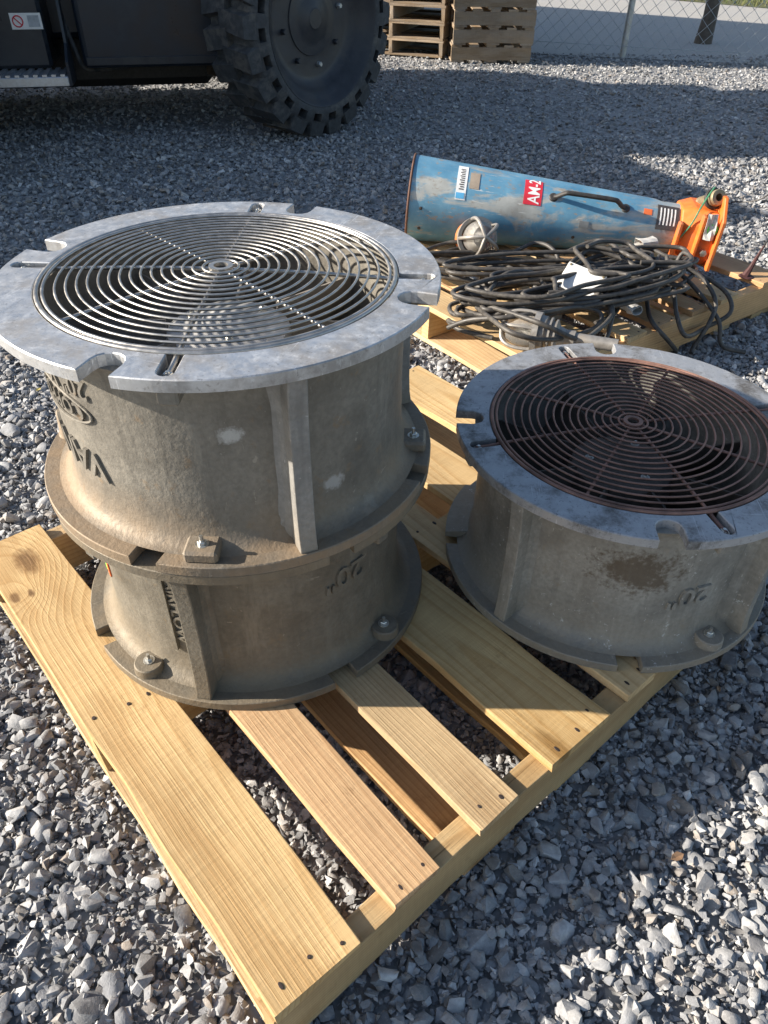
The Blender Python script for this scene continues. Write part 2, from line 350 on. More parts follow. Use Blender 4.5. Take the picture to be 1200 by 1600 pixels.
cc = t.mix(.5, t.ramp(n1, [(.3, (.14, .14, .142)), (.7, (.34, .335, .33))]), t.mix(1., vo.outputs['Color'], (.34, .34, .34), 'MULTIPLY'))
hs = t.n('HueSaturation'); hs.inputs['Saturation'].default_value = .06; t.l(cc, hs.inputs['Color']); t.set(hs.outputs[0], .9); t.bump(vo.outputs['Distance'], .8, .012); M['ground'] = t.m
t = NT('road'); v = t.coord(offset=False); n1 = t.noise(v, 260, 4, .7); n2 = t.noise(v, 1.2, 5, .6)
cc = t.mix(t.ramp(n2, [(.35, 0.), (.65, .5)]), t.ramp(n1, [(.3, (.26, .255, .245)), (.7, (.44, .43, .41))]), (.38, .36, .325)); t.set(cc, .9); t.bump(n1, .5, .006); M['road'] = t.m
t = NT('verge'); v = t.coord(offset=False); t.set(t.ramp(t.noise(v, 6, 6, .7), [(.35, (.13, .11, .06)), (.6, (.09, .115, .04)), (.75, (.2, .17, .1))]), .95); t.bump(t.noise(v, 60, 5), .8, .03); M['verge'] = t.m
t = NT('grass'); v = t.coord(offset=False); t.set(t.ramp(t.noise(v, 5, 4), [(.35, (.05, .09, .02)), (.65, (.16, .15, .06))]), .8); M['grass'] = t.m
M['cast_a'] = m_cast('cast_a', (.215, .198, .167), (.25, .175, .105), scuffs=[((.238, .120, .195), .020, (.5, .5, .48)), ((.150, .2205, .085), .026, (.42, .41, .39))])
M['cast_b'] = m_cast('cast_b', (.185, .168, .135), (.20, .155, .10))
M['cast_rib'] = m_cast('cast_rib', (.31, .30, .28), (.24, .2, .15))
M['cast_c'] = m_cast('cast_c', (.31, .295, .26), (.27, .225, .165), stain=((.2655, -.015, .19), .085, (.10, .07, .042)), speck=.85)

# ------------------------------------------------------------------ ground, road, verge
def sheet(name, pts, z, m):
    o = ob(name, md(name, [(x, y, z) for x, y in pts], [tuple(range(len(pts)))], m)); return tag(o, kind='structure')
sheet('ground', [(-300, -300), (300, -300), (300, 500), (-300, 500)], -.0155, M['ground'])
sheet('road', [(-60, 23), (1.2, 8.75), (4.5, 8.05), (60, -4), (60, -20), (12, 7.5), (4.6, 14.2), (-15, 32), (-60, 60)], -.009, M['road'])
sheet('verge', [(-15, 32), (4.6, 14.2), (12, 7.5), (60, -20), (150, 80), (0, 120)], -.004, M['verge'])

# ------------------------------------------------------------------ gravel: one mass of broken stones
HD = .1334
PA = R(41.486); P0 = Vector((-.1218, .2955, 0)); ES = Vector((math.cos(PA), math.sin(PA), 0)); EB = Vector((-math.sin(PA), math.cos(PA), 0))
PB = R(37.4); P1 = Vector((.463, 1.886, 0)); ES1 = Vector((math.cos(PB), math.sin(PB), 0)); EB1 = Vector((-math.sin(PB), math.cos(PB), 0))
LB, LS = 1.067, 1.227
def stone_variants(k, npts, seed):
    r_ = np.random.default_rng(seed); out = []
    while len(out) < k:
        bm = bmesh.new(); P = r_.normal(size=(npts, 3)); P /= np.linalg.norm(P, axis=1)[:, None]
        P = np.sign(P) * np.abs(P) ** r_.uniform(.62, .95) * r_.uniform(.86, 1.0, size=(npts, 1)) * np.array([1, r_.uniform(.6, .95), r_.uniform(.42, .75)])
        for q in P: bm.verts.new(q)
        res = bmesh.ops.convex_hull(bm, input=bm.verts)
        bmesh.ops.delete(bm, geom=[v for v in bm.verts if not v.link_faces], context='VERTS')
        bmesh.ops.triangulate(bm, faces=bm.faces); bmesh.ops.recalc_face_normals(bm, faces=bm.faces); bm.verts.index_update()
        out.append((np.array([v.co[:] for v in bm.verts]), np.array([[v.index for v in f.verts] for f in bm.faces]))); bm.free()
    return out
def in_view(x, y, mx, my):
    z = -CAM_H; fw = y * math.cos(PITCH) - z * math.sin(PITCH); up = y * math.sin(PITCH) + z * math.cos(PITCH)
    u = 600 + x / fw * F_PX; v = 800 - up / fw * F_PX
    return (fw > .1) & (u > -mx) & (u < 1200 + mx) & (v > -60) & (v < 1600 + my)
def scatter(n, x0, x1, y0, y1, s0, s1, skew, zc, zs, variants, margin=170):
    x = rng.uniform(x0, x1, n); y = rng.uniform(y0, y1, n); k = in_view(x, y, margin, margin); x, y = x[k], y[k]; n = len(x)
    sz = (s0 + (s1 - s0) * rng.random(n) ** skew) * .5
    z = zc + zs * rng.standard_normal(n)
    # the pallets press the stones under them down
    for p, e1, e2, l2 in ((P0, ES, EB, LB), (P1, ES1, EB1, 1.1)):
        s_ = (x - p.x) * e1.x + (y - p.y) * e1.y; b2 = (x - p.x) * e2.x + (y - p.y) * e2.y
        ins = (s_ > -.005) & (s_ < LS + .005) & (b2 > -.005) & (b2 < l2 + .005); z = np.where(ins, np.minimum(z, -sz * .62), z)
    q = rng.normal(size=(n, 3)) * np.array([.38, .38, 0]); yaw = rng.uniform(0, 2 * PI, n)
    tone = np.clip(rng.normal(.5, .22, n), 0, 1); tint = rng.random(n)
    VV, FF, TT, II = [], [], [], []; base = 0; pick = rng.integers(0, len(variants), n)
    for vi, (V, Fc) in enumerate(variants):
        i = np.where(pick == vi)[0]
        if not len(i): continue
        cx, sx_ = np.cos(q[i, 0]), np.sin(q[i, 0]); cy, sy = np.cos(q[i, 1]), np.sin(q[i, 1]); cz, sz_ = np.cos(yaw[i]), np.sin(yaw[i])
        P = V[None] * sz[i][:, None, None]; X, Y, Z = P[..., 0], P[..., 1], P[..., 2]
        Y, Z = Y * cx[:, None] - Z * sx_[:, None], Y * sx_[:, None] + Z * cx[:, None]
        X, Z = X * cy[:, None] + Z * sy[:, None], -X * sy[:, None] + Z * cy[:, None]
        X, Y = X * cz[:, None] - Y * sz_[:, None], X * sz_[:, None] + Y * cz[:, None]
        W = np.stack([X + x[i][:, None], Y + y[i][:, None], Z + z[i][:, None]], -1).reshape(-1, 3)
        VV.append(W); FF.append((Fc[None] + (np.arange(len(i)) * len(V))[:, None, None]).reshape(-1, 3) + base); base += len(W)
        TT.append(np.repeat(tone[i], len(V))); II.append(np.repeat(tint[i], len(V)))
    return np.concatenate(VV), np.concatenate(FF), np.concatenate(TT), np.concatenate(II)
big = stone_variants(36, 18, 1); med = stone_variants(30, 11, 2); tiny = stone_variants(14, 7, 3)
layers = [scatter(140000, -1.5, 1.9, .0, 2.6, .007, .017, 1.2, -.0085, .0035, tiny),
          scatter(42000, -1.5, 1.9, .0, 2.6, .014, .030, 1.4, -.0075, .0045, med),
          scatter(7000, -1.5, 1.9, .0, 2.6, .026, .048, 2.0, -.007, .006, big),
          scatter(550, -1.5, 1.9, .0, 2.6, .048, .068, 1.6, -.007, .005, big),
          scatter(34000, -3.2, 3.6, 2.4, 5.2, .014, .034, 1.5, -.009, .005, tiny),
          scatter(16000, -3.2, 3.6, 2.4, 5.2, .026, .052, 1.8, -.010, .006, med),
          scatter(42000, -5.6, 6.0, 5.0, 8.75, .022, .052, 1.5, -.013, .006, tiny)]
VV, FF, TT, II = [], [], [], []; base = 0
for a_, b2, c2, d2 in layers: VV.append(a_); FF.append(b2 + base); TT.append(c2); II.append(d2); base += len(a_)
VV = np.concatenate(VV).astype(np.float32); FF = np.concatenate(FF).astype(np.int32); TT = np.concatenate(TT); II = np.concatenate(II)
# keep stones off the asphalt behind the fence
me = bpy.data.meshes.new('gravel'); me.vertices.add(len(VV)); me.vertices.foreach_set('co', VV.ravel())
me.loops.add(FF.size); me.loops.foreach_set('vertex_index', FF.ravel()); me.polygons.add(len(FF))
me.polygons.foreach_set('loop_start', np.arange(0, FF.size, 3, dtype=np.int32)); me.polygons.foreach_set('loop_total', np.full(len(FF), 3, np.int32)); me.update()
for nm, dat in (('tone', TT), ('tint', II)): me.attributes.new(nm, 'FLOAT', 'POINT').data.foreach_set('value', dat.astype(np.float32))
me.materials.append(M['stone']); me.set_sharp_from_angle(angle=R(40)); tag(ob('gravel', me), 'loose angular grey limestone gravel covering the yard', 'gravel', kind='stuff')

# ------------------------------------------------------------------ pallets
def plank_mesh(name, L, W, T, m, warp=.0026, seed=0):
    """sawn board, x along its length: four stations with slightly uneven edges"""
    r_ = random.Random(seed); n = 9; V = []; Fc = []; c = .0014
    for i in range(n):
        x = L * i / (n - 1); j = [r_.uniform(-warp, warp) for _ in range(4)]
        ring = [(0 + j[0] + c, 0), (W + j[1] - c, 0), (W + j[1], c), (W + j[1], T - c), (W + j[1] - c, T + j[2] * .4), (0 + j[0] + c, T + j[2] * .4), (j[0], T - c), (j[0], c)]
        xe = x + (r_.uniform(-.003, .003) if i in (0, n - 1) else 0)
        V += [(xe + (r_.uniform(-.0022, .0022) if i in (0, n - 1) else 0), y, z) for y, z in ring]
    for i in range(n - 1):
        for k in range(8): Fc.append((i * 8 + k, (i + 1) * 8 + k, (i + 1) * 8 + (k + 1) % 8, i * 8 + (k + 1) % 8))
    Fc += [tuple(range(8)), tuple(range((n - 1) * 8, n * 8))[::-1]]
    b = MB(); b.add(V, Fc); return b.mesh(name, m)
nail_mb = MB(); nail_mb.lathe([(0, .0006), (.0033, .0005), (.0038, 0), (.0038, -.004)], 8); NAIL = nail_mb.mesh('nail', M['nail'])
def make_pallet(name, loc, ang, widths, Lb, Ls, mats, label, group=None, nails=True, seed=1, bottoms=((0, .14), (.34, .46), (.56, .66), (.86, .96), (1.087, 1.227)), H=HD, first=None):
    """x = along the stringers, y = along the boards; widths = list of (s0, s1)"""
    root = empty(name, loc, ang, label, 'pallet', group); T = .0175; tb = .0165; hs = H - T - tb - .001; r_ = random.Random(seed); cache = {}
    for b0 in (0, Lb / 2 - .019, Lb - .038):
        o = ob('stringer', plank_mesh('stringer', Ls, .038, hs, mats[r_.randrange(len(mats))], seed=seed + int(b0 * 90)), root, (0, b0, tb + .0005))
    for i, (s0, s1) in enumerate(widths):
        ext = r_.uniform(-.004, .004)
        o = ob('deck_board', plank_mesh('deck_board', Lb + ext, s1 - s0, T, first if (i == 0 and first) else mats[r_.randrange(len(mats))], seed=seed * 31 + i), root, (s1, -.002, H - T), (0, 0, PI / 2))
        if nails:
            for bx_ in (.019, Lb / 2, Lb - .019):
                k = 3 if s1 - s0 > .11 else 2
                for q in range(k):
                    yy = (s1 - s0) * ((q + .5) / k + r_.uniform(-.06, .06))
                    nl = ob('nail', NAIL, o, (bx_ + r_.uniform(-.008, .008), yy, T + .0002)); nl.scale = (r_.uniform(.7, 1.6), r_.uniform(.6, .9), 1)
    for i, (s0, s1) in enumerate(bottoms):
        ob('bottom_board', plank_mesh('bottom_board', Lb, s1 - s0, tb, mats[r_.randrange(len(mats))], seed=seed * 57 + i), root, (s1, 0, 0), (0, 0, PI / 2))
    return root
make_pallet('wooden_pallet', P0, PA, [(0, .1335), (.1905, .277), (.356, .4395), (.516, .662), (.715, .795), (.86, .998), (1.078, 1.227)], LB, LS,
            [M['pine'], M['pine_broad'], M['pine_pink']], 'new yellow pine pallet carrying the three metal fan housings', 'pallets set out on the gravel', seed=4, first=M['pine_knot'])
make_pallet('wooden_pallet', P1, PB, [(0, .118), (.19, .28), (.35, .44), (.50, .60), (.68, .77), (.84, .94), (1.09, 1.225)], 1.10, LS,
            [M['pine'], M['pine_pink'], M['pine_broad']], 'pine pallet under the blue horn and the heap of black cords', 'pallets set out on the gravel', seed=9)

# ------------------------------------------------------------------ fan housings
RF, FT, FH, RW, RB = .317, .0165, .3065, .2665, .2555
def slot_out(phi, w, u0, n=7):
    """points of a U-notch cut in from the rim, centred on phi"""
    P = [(math.sqrt(RF * RF - w * w), -w), (u0, -w)] + [(u0 - w * math.sin(PI * i / n), -w * math.cos(PI * i / n)) for i in range(1, n)] + [(u0, w), (math.sqrt(RF * RF - w * w), w)]
    return [(u * math.cos(phi) - v * math.sin(phi), u * math.sin(phi) + v * math.cos(phi)) for u, v in P]
def slot_in(phi, w, u1, rin, n=6):
    a_ = math.sqrt(rin * rin - w * w)
    P = [(a_, -w), (u1, -w)] + [(u1 + w * math.sin(PI * i / n), -w * math.cos(PI * i / n)) for i in range(1, n)] + [(u1, w), (a_, w)]
    return [(u * math.cos(phi) - v * math.sin(phi), u * math.sin(phi) + v * math.cos(phi)) for u, v in P]
def outline(rad, slots, half, N=160):
    """circle of radius rad with slots = [(phi, pts)] put in"""
    slots = sorted(((p % (2 * PI)), s) for p, s in slots); pts = []
    arcs = []
    if not slots: return [(rad * math.cos(2 * PI * i / N), rad * math.sin(2 * PI * i / N)) for i in range(N)]
    for i, (p, s) in enumerate(slots):
        pts += s; nx = slots[(i + 1) % len(slots)][0] + (2 * PI if i == len(slots) - 1 else 0)
        a0, a1 = p + half, nx - half; k = max(2, int(N * (a1 - a0) / (2 * PI)))
        pts += [(rad * math.cos(a0 + (a1 - a0) * j / k), rad * math.sin(a0 + (a1 - a0) * j / k)) for j in range(1, k)]
    return pts
def flange_mesh(name, m, notches, chans, rin, t, w=.021, u0=.288):
    O = outline(RF, [(p, slot_out(p, w, u0)) for p in notches], math.asin(w / RF))
    wi = .0105; I = outline(rin, [(p, slot_in(p, wi, .297, rin)) for p in chans], math.asin(wi / rin)) if chans else outline(rin, [], 0)
    tri = tessellate_polygon([[Vector((x, y, 0)) for x, y in O], [Vector((x, y, 0)) for x, y in I]])
    P = O + I; n = len(P); no = len(O); c = .0014
    def off(L, sgn):          # small chamfer of the upper and lower edges
        out = []
        for i in range(len(L)):
            ax_, ay_ = L[i - 1]; bx_, by_ = L[(i + 1) % len(L)]; dx, dy = bx_ - ax_, by_ - ay_; q = math.hypot(dx, dy) or 1
            out.append((L[i][0] - dy / q * sgn * c, L[i][1] + dx / q * sgn * c))
        return out
    Pi = off(O, 1) + off(I, -1)
    V = [(x, y, 0) for x, y in P] + [(x, y, t - c) for x, y in P] + [(x, y, t) for x, y in Pi]
    Fc = [tuple(q) for q in tri] + [tuple(i + 2 * n for i in q) for q in tri]
    for s0, k in ((0, no), (no, n - no)):
        for i in range(k):
            a_, b2 = s0 + i, s0 + (i + 1) % k; Fc += [(a_, b2, b2 + n, a_ + n), (a_ + n, b2 + n, b2 + 2 * n, a_ + 2 * n)]
    b = MB(); b.add(V, Fc); return b.mesh(name, m)
def wrap_text(body, size, ext, phi, z, mode):
    """raised lettering on the barrel; mode 'flip' = upside down running clockwise, 'down' = reading downwards"""
    V, Fc = text_mesh(body, size, ext); out = []
    for v in V:
        r_ = RW + .0005 + v.z
        if mode == 'flip': a_, zz = phi - v.x / RW, z - v.y
        else: a_, zz = phi + v.y / RW, z - v.x
        out.append((r_ * math.cos(a_), r_ * math.sin(a_), zz))
    return out, Fc
def hexbolt(b, p, r=.008, h=.007, stud=.006, ax=None):
    x, y, z = p
    b.lathe([(0, z + h), (r * .85, z + h), (r, z + h * .8), (r, z)], 6, Matrix.Translation((x, y, 0)))
    b.lathe([(0, z + h + stud), (r * .45, z + h + stud), (r * .5, z + h)], 8, Matrix.Translation((x, y, 0)))
    b.lathe([(r * 1.5, z + .0012), (r * 1.55, z)], 14, Matrix.Translation((x, y, 0))).lathe([(0, z + .0013), (r * 1.5, z + .0012)], 14, Matrix.Translation((x, y, 0)))
def make_fan(loc, rot, label, cast, plate, wire, inner, motor, lug_off, rib_off, clip_off, lug_round, texts, grille=True, panel=None, pad=None, ribs=(0, 1, 2, 3), lugs=(0, 1, 2, 3)):
    root = empty('fan_housing', loc, rot, label, 'fan housing', 'fan housings on the front pallet')
    q4 = [k * PI / 2 for k in range(4)]
    # barrel with flared ends, bore open right through
    prof = [(.294, FT), (.2855, FT + .0025), (.278, .025), (.2725, .033), (.269, .043), (RW, .058), (RW - .0008, .09), (RW - .0015, .16), (RW, .225), (.2672, .262), (.2695, .275), (.2745, .2835), (.281, FH - FT), (RB, FH - FT), (RB - .001, .15), (RB, FT)]
    b = MB(); b.lathe(prof, 112, closed=True); casing = b.ob('casing', cast, root, True, 50)
    ob('lower_flange', flange_mesh('lower_flange', cast, q4, [], RB, FT), root)
    ob('upper_flange', flange_mesh('upper_flange', plate, q4, [p + clip_off for p in q4], RB + .0005, FT), root, (0, 0, FH - FT))
    for ki, p in enumerate(q4):
        # rib: full-depth gusset with hollowed inner edge
        pr = [(RB + .006, FT - .004), (.3125, FT - .004), (.3125, FT + .004), (.3095, FT + .022), (.3075, .07), (.3065, .15), (.3075, .235), (.311, FH - FT - .016), (.3135, FH - FT + .002), (RB + .006, FH - FT + .002)]
        bb = MB(); th = .0128
        Mx = Matrix.Rotation(p + rib_off, 4, 'Z') @ Matrix(((1, 0, 0, 0), (0, 0, 1, 0), (0, 1, 0, 0), (0, 0, 0, 1)))
        bb.prism(pr, -th, th, Mx)
        for s_ in (-1, 1):      # concave fillet between rib and barrel
            fz = [FT + .0, .05, .1, .16, .22, .26, FH - FT]; ww = [.03, .017, .012, .012, .012, .018, .032]
            V = []; Fc = []
            for z_, w_ in zip(fz, ww):
                for rr, tt in ((RW - .004, th + w_), (RW + .004, th + w_ * .35), (RW + .016, th - .001), (RW - .004, th - .002)): V.append((rr, s_ * tt, z_))
            for i in range(len(fz) - 1):
                for k in range(3): Fc.append((i * 4 + k, i * 4 + k + 1, (i + 1) * 4 + k + 1, (i + 1) * 4 + k))
            bb.add(V, Fc, Matrix.Rotation(p + rib_off, 4, 'Z'))
        if ki in ribs: bevel(bb.ob('rib', M['cast_rib'] if cast is M['cast_a'] else cast, root), .002, 2)
        # clip channel floor, boss below it, grille clip and bolt
        Mz = Matrix.Rotation(p + clip_off, 4, 'Z'); bb = MB()
        bb.box((RB + .004, -.013, FH - FT - .0225), (.3105, .013, FH - FT - .0012), Mz, .003)
        bb.ob('clip_boss', cast, root)
        if grille:
            bb = MB(); bb.tube([(.245, 0, FH - .004), (.258, 0, FH - .0065), (.275, 0, FH - .0075), (.296, 0, FH - .0075)], .0034, 8, M=Mz)
            bb.lathe([(.0030, .0), (.0085, 0), (.0085, .003), (.003, .003)], 14, Mz @ Matrix.Translation((.291, 0, FH - .0145)), closed=True); cl = bb.ob('grille_clip', wire, root, True)
            bb = MB(); hexbolt(bb, (0, 0, 0), .0062, .006, .002); bb.ob('bolt', M['zinc'], cl, loc=Mz @ Vector((.291, 0, FH - .0115)))
        # boss on the lower flange, with bolt
        Mz = Matrix.Rotation(p + lug_off, 4, 'Z'); bb = MB()
        if lug_round: bb.lathe([(0, FT + .017), (.0225, FT + .0165), (.0245, FT + .0145), (.0265, FT - .002)], 28, Mz @ Matrix.Translation((.2885, 0, 0)))
        else: bb.box((.262, -.024, FT - .002), (.308, .024, FT + .018), Mz, .004)
        if ki not in lugs: continue
        lg = bb.ob('lug', cast, root, True, 30)
        bb = MB(); hexbolt(bb, (0, 0, 0), .0065, .006, .009); bb.ob('bolt', M['zinc'], lg, loc=Mz @ Vector((.287, 0, FT + .0172)))
    if pad:
        bb = MB(); bb.lathe([(.272, FT - .001), (.318, FT - .001), (.318, FT + .012), (.272, FT + .016)], 16, closed=True, a0=pad[0], a1=pad[1])
        n = 17 * 4; bb.F += [(0, 1, 2, 3), (n - 4, n - 3, n - 2, n - 1)]; bb.ob('flange_pad', cast, root)
    # raised lettering
    for body, size, phi, z, mode in texts:
        bb = MB(); bb.add(*wrap_text(body, size, .0028, phi, z, mode)); bb.ob('lettering', cast, root)
    if panel is not None:        # frame line beside the AIRFLOW lettering
        bb = MB(); bb.lathe([(RW - .004, .075), (RW + .0055, .075), (RW + .0055, .268), (RW - .004, .268)], 3, closed=True, a0=panel, a1=panel + .03); bb.F += [(0, 1, 2, 3), (12, 13, 14, 15)]
        bb.ob('lettering_bar', cast, root)
    # oval cast surround is added by the caller where seen. Inside: stator vanes, motor, rotor
    bb = MB(); bb.lathe([(0, .236), (.035, .235), (.040, .231), (.078, .227), (.092, .218), (.097, .20), (.098, .075), (.09, .068), (0, .066)], 40); mo = bb.ob('motor', motor, root, True, 40)
    for k in range(3):
        t_ = k * 2 * PI / 3 + .5; bb = MB(); hexbolt(bb, (0, 0, 0), .0055, .005, .003); bb.ob('bolt', M['zinc'], mo, loc=(.062 * math.cos(t_), .062 * math.sin(t_), .2285))
    for k in range(8):
        bb = MB(); V = []; Fc = []; nz = 7; nr = 5; a0 = k * PI / 4 + .3
        for side in (0, 1):
            for i in range(nz):
                f = i / (nz - 1); z_ = .10 + .13 * f; sw = .30 * (1 - f) ** 1.7
                for j in range(nr):
                    r_ = .094 + (RB - .0955) * j / (nr - 1); a_ = a0 + sw + side * .0035 / r_; V.append((r_ * math.cos(a_), r_ * math.sin(a_), z_))
        m_ = nz * nr
        for i in range(nz - 1):
            for j in range(nr - 1):
                q = (i * nr + j, i * nr + j + 1, (i + 1) * nr + j + 1, (i + 1) * nr + j); Fc += [q, tuple(x + m_ for x in q)]
        rim = [j for j in range(nr)] + [i * nr + nr - 1 for i in range(1, nz)] + [(nz - 1) * nr + j for j in range(nr - 2, -1, -1)] + [i * nr for i in range(nz - 2, 0, -1)]
        for i in range(len(rim)): a_, c2 = rim[i], rim[(i + 1) % len(rim)]; Fc.append((a_, c2, c2 + m_, a_ + m_))
        bb.add(V, Fc); bb.ob('vane', inner, root, True, 40)
    for k in range(6):
        bb = MB(); V = []; Fc = []; a0 = k * PI / 3; n_ = 6
        for side in (0, 1):
            for i in range(n_):
                r_ = .085 + (.247 - .085) * i / (n_ - 1); tw = 1.05 - .55 * i / (n_ - 1)
                for j in range(4):
                    u = (j / 3 - .5) * .12; a_ = a0 + u * math.cos(tw) / r_ * 1.2; V.append((r_ * math.cos(a_), r_ * math.sin(a_), .062 + u * math.sin(tw) * .55 + side * .003))
        m_ = n_ * 4
        for i in range(n_ - 1):
            for j in range(3):
                q = (i * 4 + j, i * 4 + j + 1, i * 4 + j + 5, i * 4 + j + 4); Fc += [q, tuple(x + m_ for x in q)]
        bb.add(V, Fc); bb.ob('fan_blade', inner, root, True)
    if grille:
        dome = lambda r_: FH - .001 + .007 * (1 - (r_ / .25) ** 2)
        def ring(r_, w_, n=88): return [(r_ * math.cos(2 * PI * i / n), r_ * math.sin(2 * PI * i / n), dome(r_)) for i in range(n)]
        bb = MB(); bb.tube(ring(.2515, 0, 110), .0034, 8, True).tube(ring(.2435, 0, 110), .0026, 6, True); g = bb.ob('grille', wire, root, True, 80)
        for i in range(15):
            r_ = .0255 + i * (.2275 - .0255) / 14
            bb = MB(); bb.tube(ring(r_, 0, 36 if r_ < .1 else 80), .0019, 6, True); bb.ob('ring', wire, g, True, 80)
        bb = MB(); bb.lathe([(.0105, dome(0) - .003), (.0175, dome(0) - .003), (.0175, dome(0) + .002), (.0105, dome(0) + .002)], 24, closed=True); bb.ob('centre_ring', wire, g)
        for k in range(8):
            a_ = k * PI / 4 + clip_off; bb = MB()
            bb.tube([(r_ * math.cos(a_), r_ * math.sin(a_), dome(r_) - .0038) for r_ in (.017, .07, .13, .19, .2515)], .0029, 6); bb.ob('spoke', wire, g, True, 80)
    return root
FB = Vector((-.241, 1.043, HD + .001)); FC = Vector((.445, 1.132, HD + .001))
fan_b = make_fan(FB, R(-145), 'bottom fan housing of the stack, with vertical AIRFLOW lettering beside its rib', M['cast_b'], M['cast_b'], M['steel_wire'], M['inner'], M['motor'], R(23), R(46), R(16), True,
    [('AIRFLOW', .033, R(35.5), .238, 'down'), ('20"', .045, R(13), .262, 'flip'), ('20"', .058, R(106), .215, 'flip')], grille=False, panel=R(33.2), ribs=(0, 2, 3))
for k_, (mm, da, z0) in enumerate((('green_sticker', 0, .178), ('orange_sticker', 2.2, .170))):
    bb = MB(); bb.lathe([(RW - .002, z0 - .03), (RW + .0012, z0 - .03), (RW + .0012, z0), (RW - .002, z0)], 3, closed=True, a0=R(-4 + da), a1=R(-2.2 + da)); bb.F += [(0, 1, 2, 3), (12, 13, 14, 15)]; bb.ob('sticker', M[mm], fan_b)
fan_a = make_fan(FB + Vector((.001, -.001, FH + .001)), R(-107), 'upper fan housing of the stack, with bright wire guard and pale machined rim', M['cast_a'], M['plate_bright'], M['steel_wire'], M['inner'], M['motor'], R(15), R(43), R(15), False,
    [('20" V', .040, R(-14), .250, 'flip'), ('COPPUS', .034, R(-18), .209, 'flip'), ('VANO', .060, R(-15), .132, 'flip')], ribs=(0, 1, 2), lugs=(0, 1, 2))
bb = MB(); bb.lathe([(0, .062), (.015, .0615), (.018, .058), (.0205, .02), (.024, FT - .001)], 24, Matrix.Translation((.292 * math.cos(R(-75)), .292 * math.sin(R(-75)), 0))); bb.ob('tall_boss', M['cast_a'], fan_a, True, 40)
bb = MB(); N_ = 44; bb.tube([((RW + .001) * math.cos(R(-42) + .47 * math.cos(2 * PI * i / N_)), (RW + .001) * math.sin(R(-42) + .47 * math.cos(2 * PI * i / N_)), .196 + .024 * math.sin(2 * PI * i / N_)) for i in range(N_)], .0022, 6, True); bb.ob('lettering_oval', M['cast_a'], fan_a, True)
fan_c = make_fan(FC, R(-93), 'single fan housing with rusty brown wire guard and dull blotched rim', M['cast_c'], M['plate_dark'], M['rusty_wire'], M['inner_shaded'], M['inner_shaded'], R(31), R(45), R(17), True,
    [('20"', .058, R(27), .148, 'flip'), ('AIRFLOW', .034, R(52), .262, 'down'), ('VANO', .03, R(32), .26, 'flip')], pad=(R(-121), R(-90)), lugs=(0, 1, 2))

# ------------------------------------------------------------------ conical blue air mover lying on the rear pallet
def basis(L, Rr, up=(0, 0, 1)):
    x = (Vector(Rr) - Vector(L)).normalized(); y = Vector(up).cross(x).normalized(); z = x.cross(y); m = Matrix.Identity(4)
    for i in range(3): m[i][0], m[i][1], m[i][2] = x[i], y[i], z[i]
    m.translation = Vector(L); return m
HL, HR = Vector((.0836, 2.945, HD + .1535)), Vector((1.10, 2.825, HD + .0895))
AXL = (HR - HL).length; R0, R1 = .152, .088
mover = empty('air_mover', (0, 0, 0), 0, 'worn sky-blue cone-shaped air mover with orange base lying on its side', 'air mover'); mover.matrix_world = basis(HL, HR)
LX = Matrix(((0, 0, 1, 0), (1, 0, 0, 0), (0, 1, 0, 0), (0, 0, 0, 1)))     # lathe axis -> local x ; angle 0 = local y, 90 = local z
rad = lambda x: R0 + (R1 - R0) * x / AXL
b = MB(); pr = [(R0 - .004, .0)] + [(rad(x), x) for x in (.0, .2, .45, .7, .9)] + [(R1 + .001, .93), (R1, AXL), (R1 - .012, AXL)]
pr += [(rad(x) - .004, x) for x in (.9, .5)]
b.lathe(pr, 72, LX, closed=True); b.ob('horn', M['blue_paint'], mover, True, 45)
b = MB(); b.tube([(0.002, (R0 + .0005) * math.cos(2 * PI * i / 72), (R0 + .0005) * math.sin(2 * PI * i / 72)) for i in range(72)], .0045, 8, True); b.ob('rim', m_simple('rim_rust', (.13, .07, .05), .7, .2, .3, 60, .2), mover, True)
def on_horn(x, a_, off): r_ = rad(x) + off; return (x, r_ * math.cos(a_), r_ * math.sin(a_))
def horn_patch(x0, x1, a0, a1, off, t_=.0008, n=8):
    b = MB(); V = []; Fc = []
    for o_ in (off, off + t_):
        for i in range(n + 1):
            for x in (x0, x1): V.append(on_horn(x, a0 + (a1 - a0) * i / n, o_))
    k = 2 * (n + 1)
    for i in range(n):
        q = (2 * i, 2 * i + 1, 2 * i + 3, 2 * i + 2); Fc += [q, tuple(j + k for j in q)]
        Fc += [(2 * i, 2 * i + 2, 2 * i + 2 + k, 2 * i + k), (2 * i + 1, 2 * i + 3, 2 * i + 3 + k, 2 * i + 1 + k)]
    Fc += [(0, 1, 1 + k, k), (k - 2, k - 1, 2 * k - 1, 2 * k - 2)]; b.add(V, Fc); return b
# local y points away from the camera side, so the camera side is angle ~ 180 deg; up is 90
pl_ = horn_patch(.415, .480, R(106), R(152), .0006).ob('label_plate', M['label_red'], mover)
V, Fc = text_mesh('AM-2', .060, .0003); w_ = max(v.x for v in V); b = MB()
b.add([on_horn(.471 - v.y * 1.0, R(150) - (v.x / w_) * .80, .0018 + v.z) for v in V], Fc); b.ob('lettering', M['label_white'], pl_)
pl_ = horn_patch(.168, .205, R(100), R(158), .0006).ob('label_plate', M['label_white'], mover)
b = MB()
for i in range(11):
    q = horn_patch(.178 + .004 * (i % 2), .195, R(108 + i * 3.4), R(109.6 + i * 3.4), .0016, .0005, 1); b.add(q.V, q.F)
b.ob('small_print', M['label_dark'], pl_)
horn_patch(.170, .200, R(148), R(156), .0018, .0005, 3).ob('emblem', M['label_blue'], pl_)
horn_patch(.855, .885, R(128), R(141), .0006).ob('orange_sticker', M['orange_sticker'], mover)
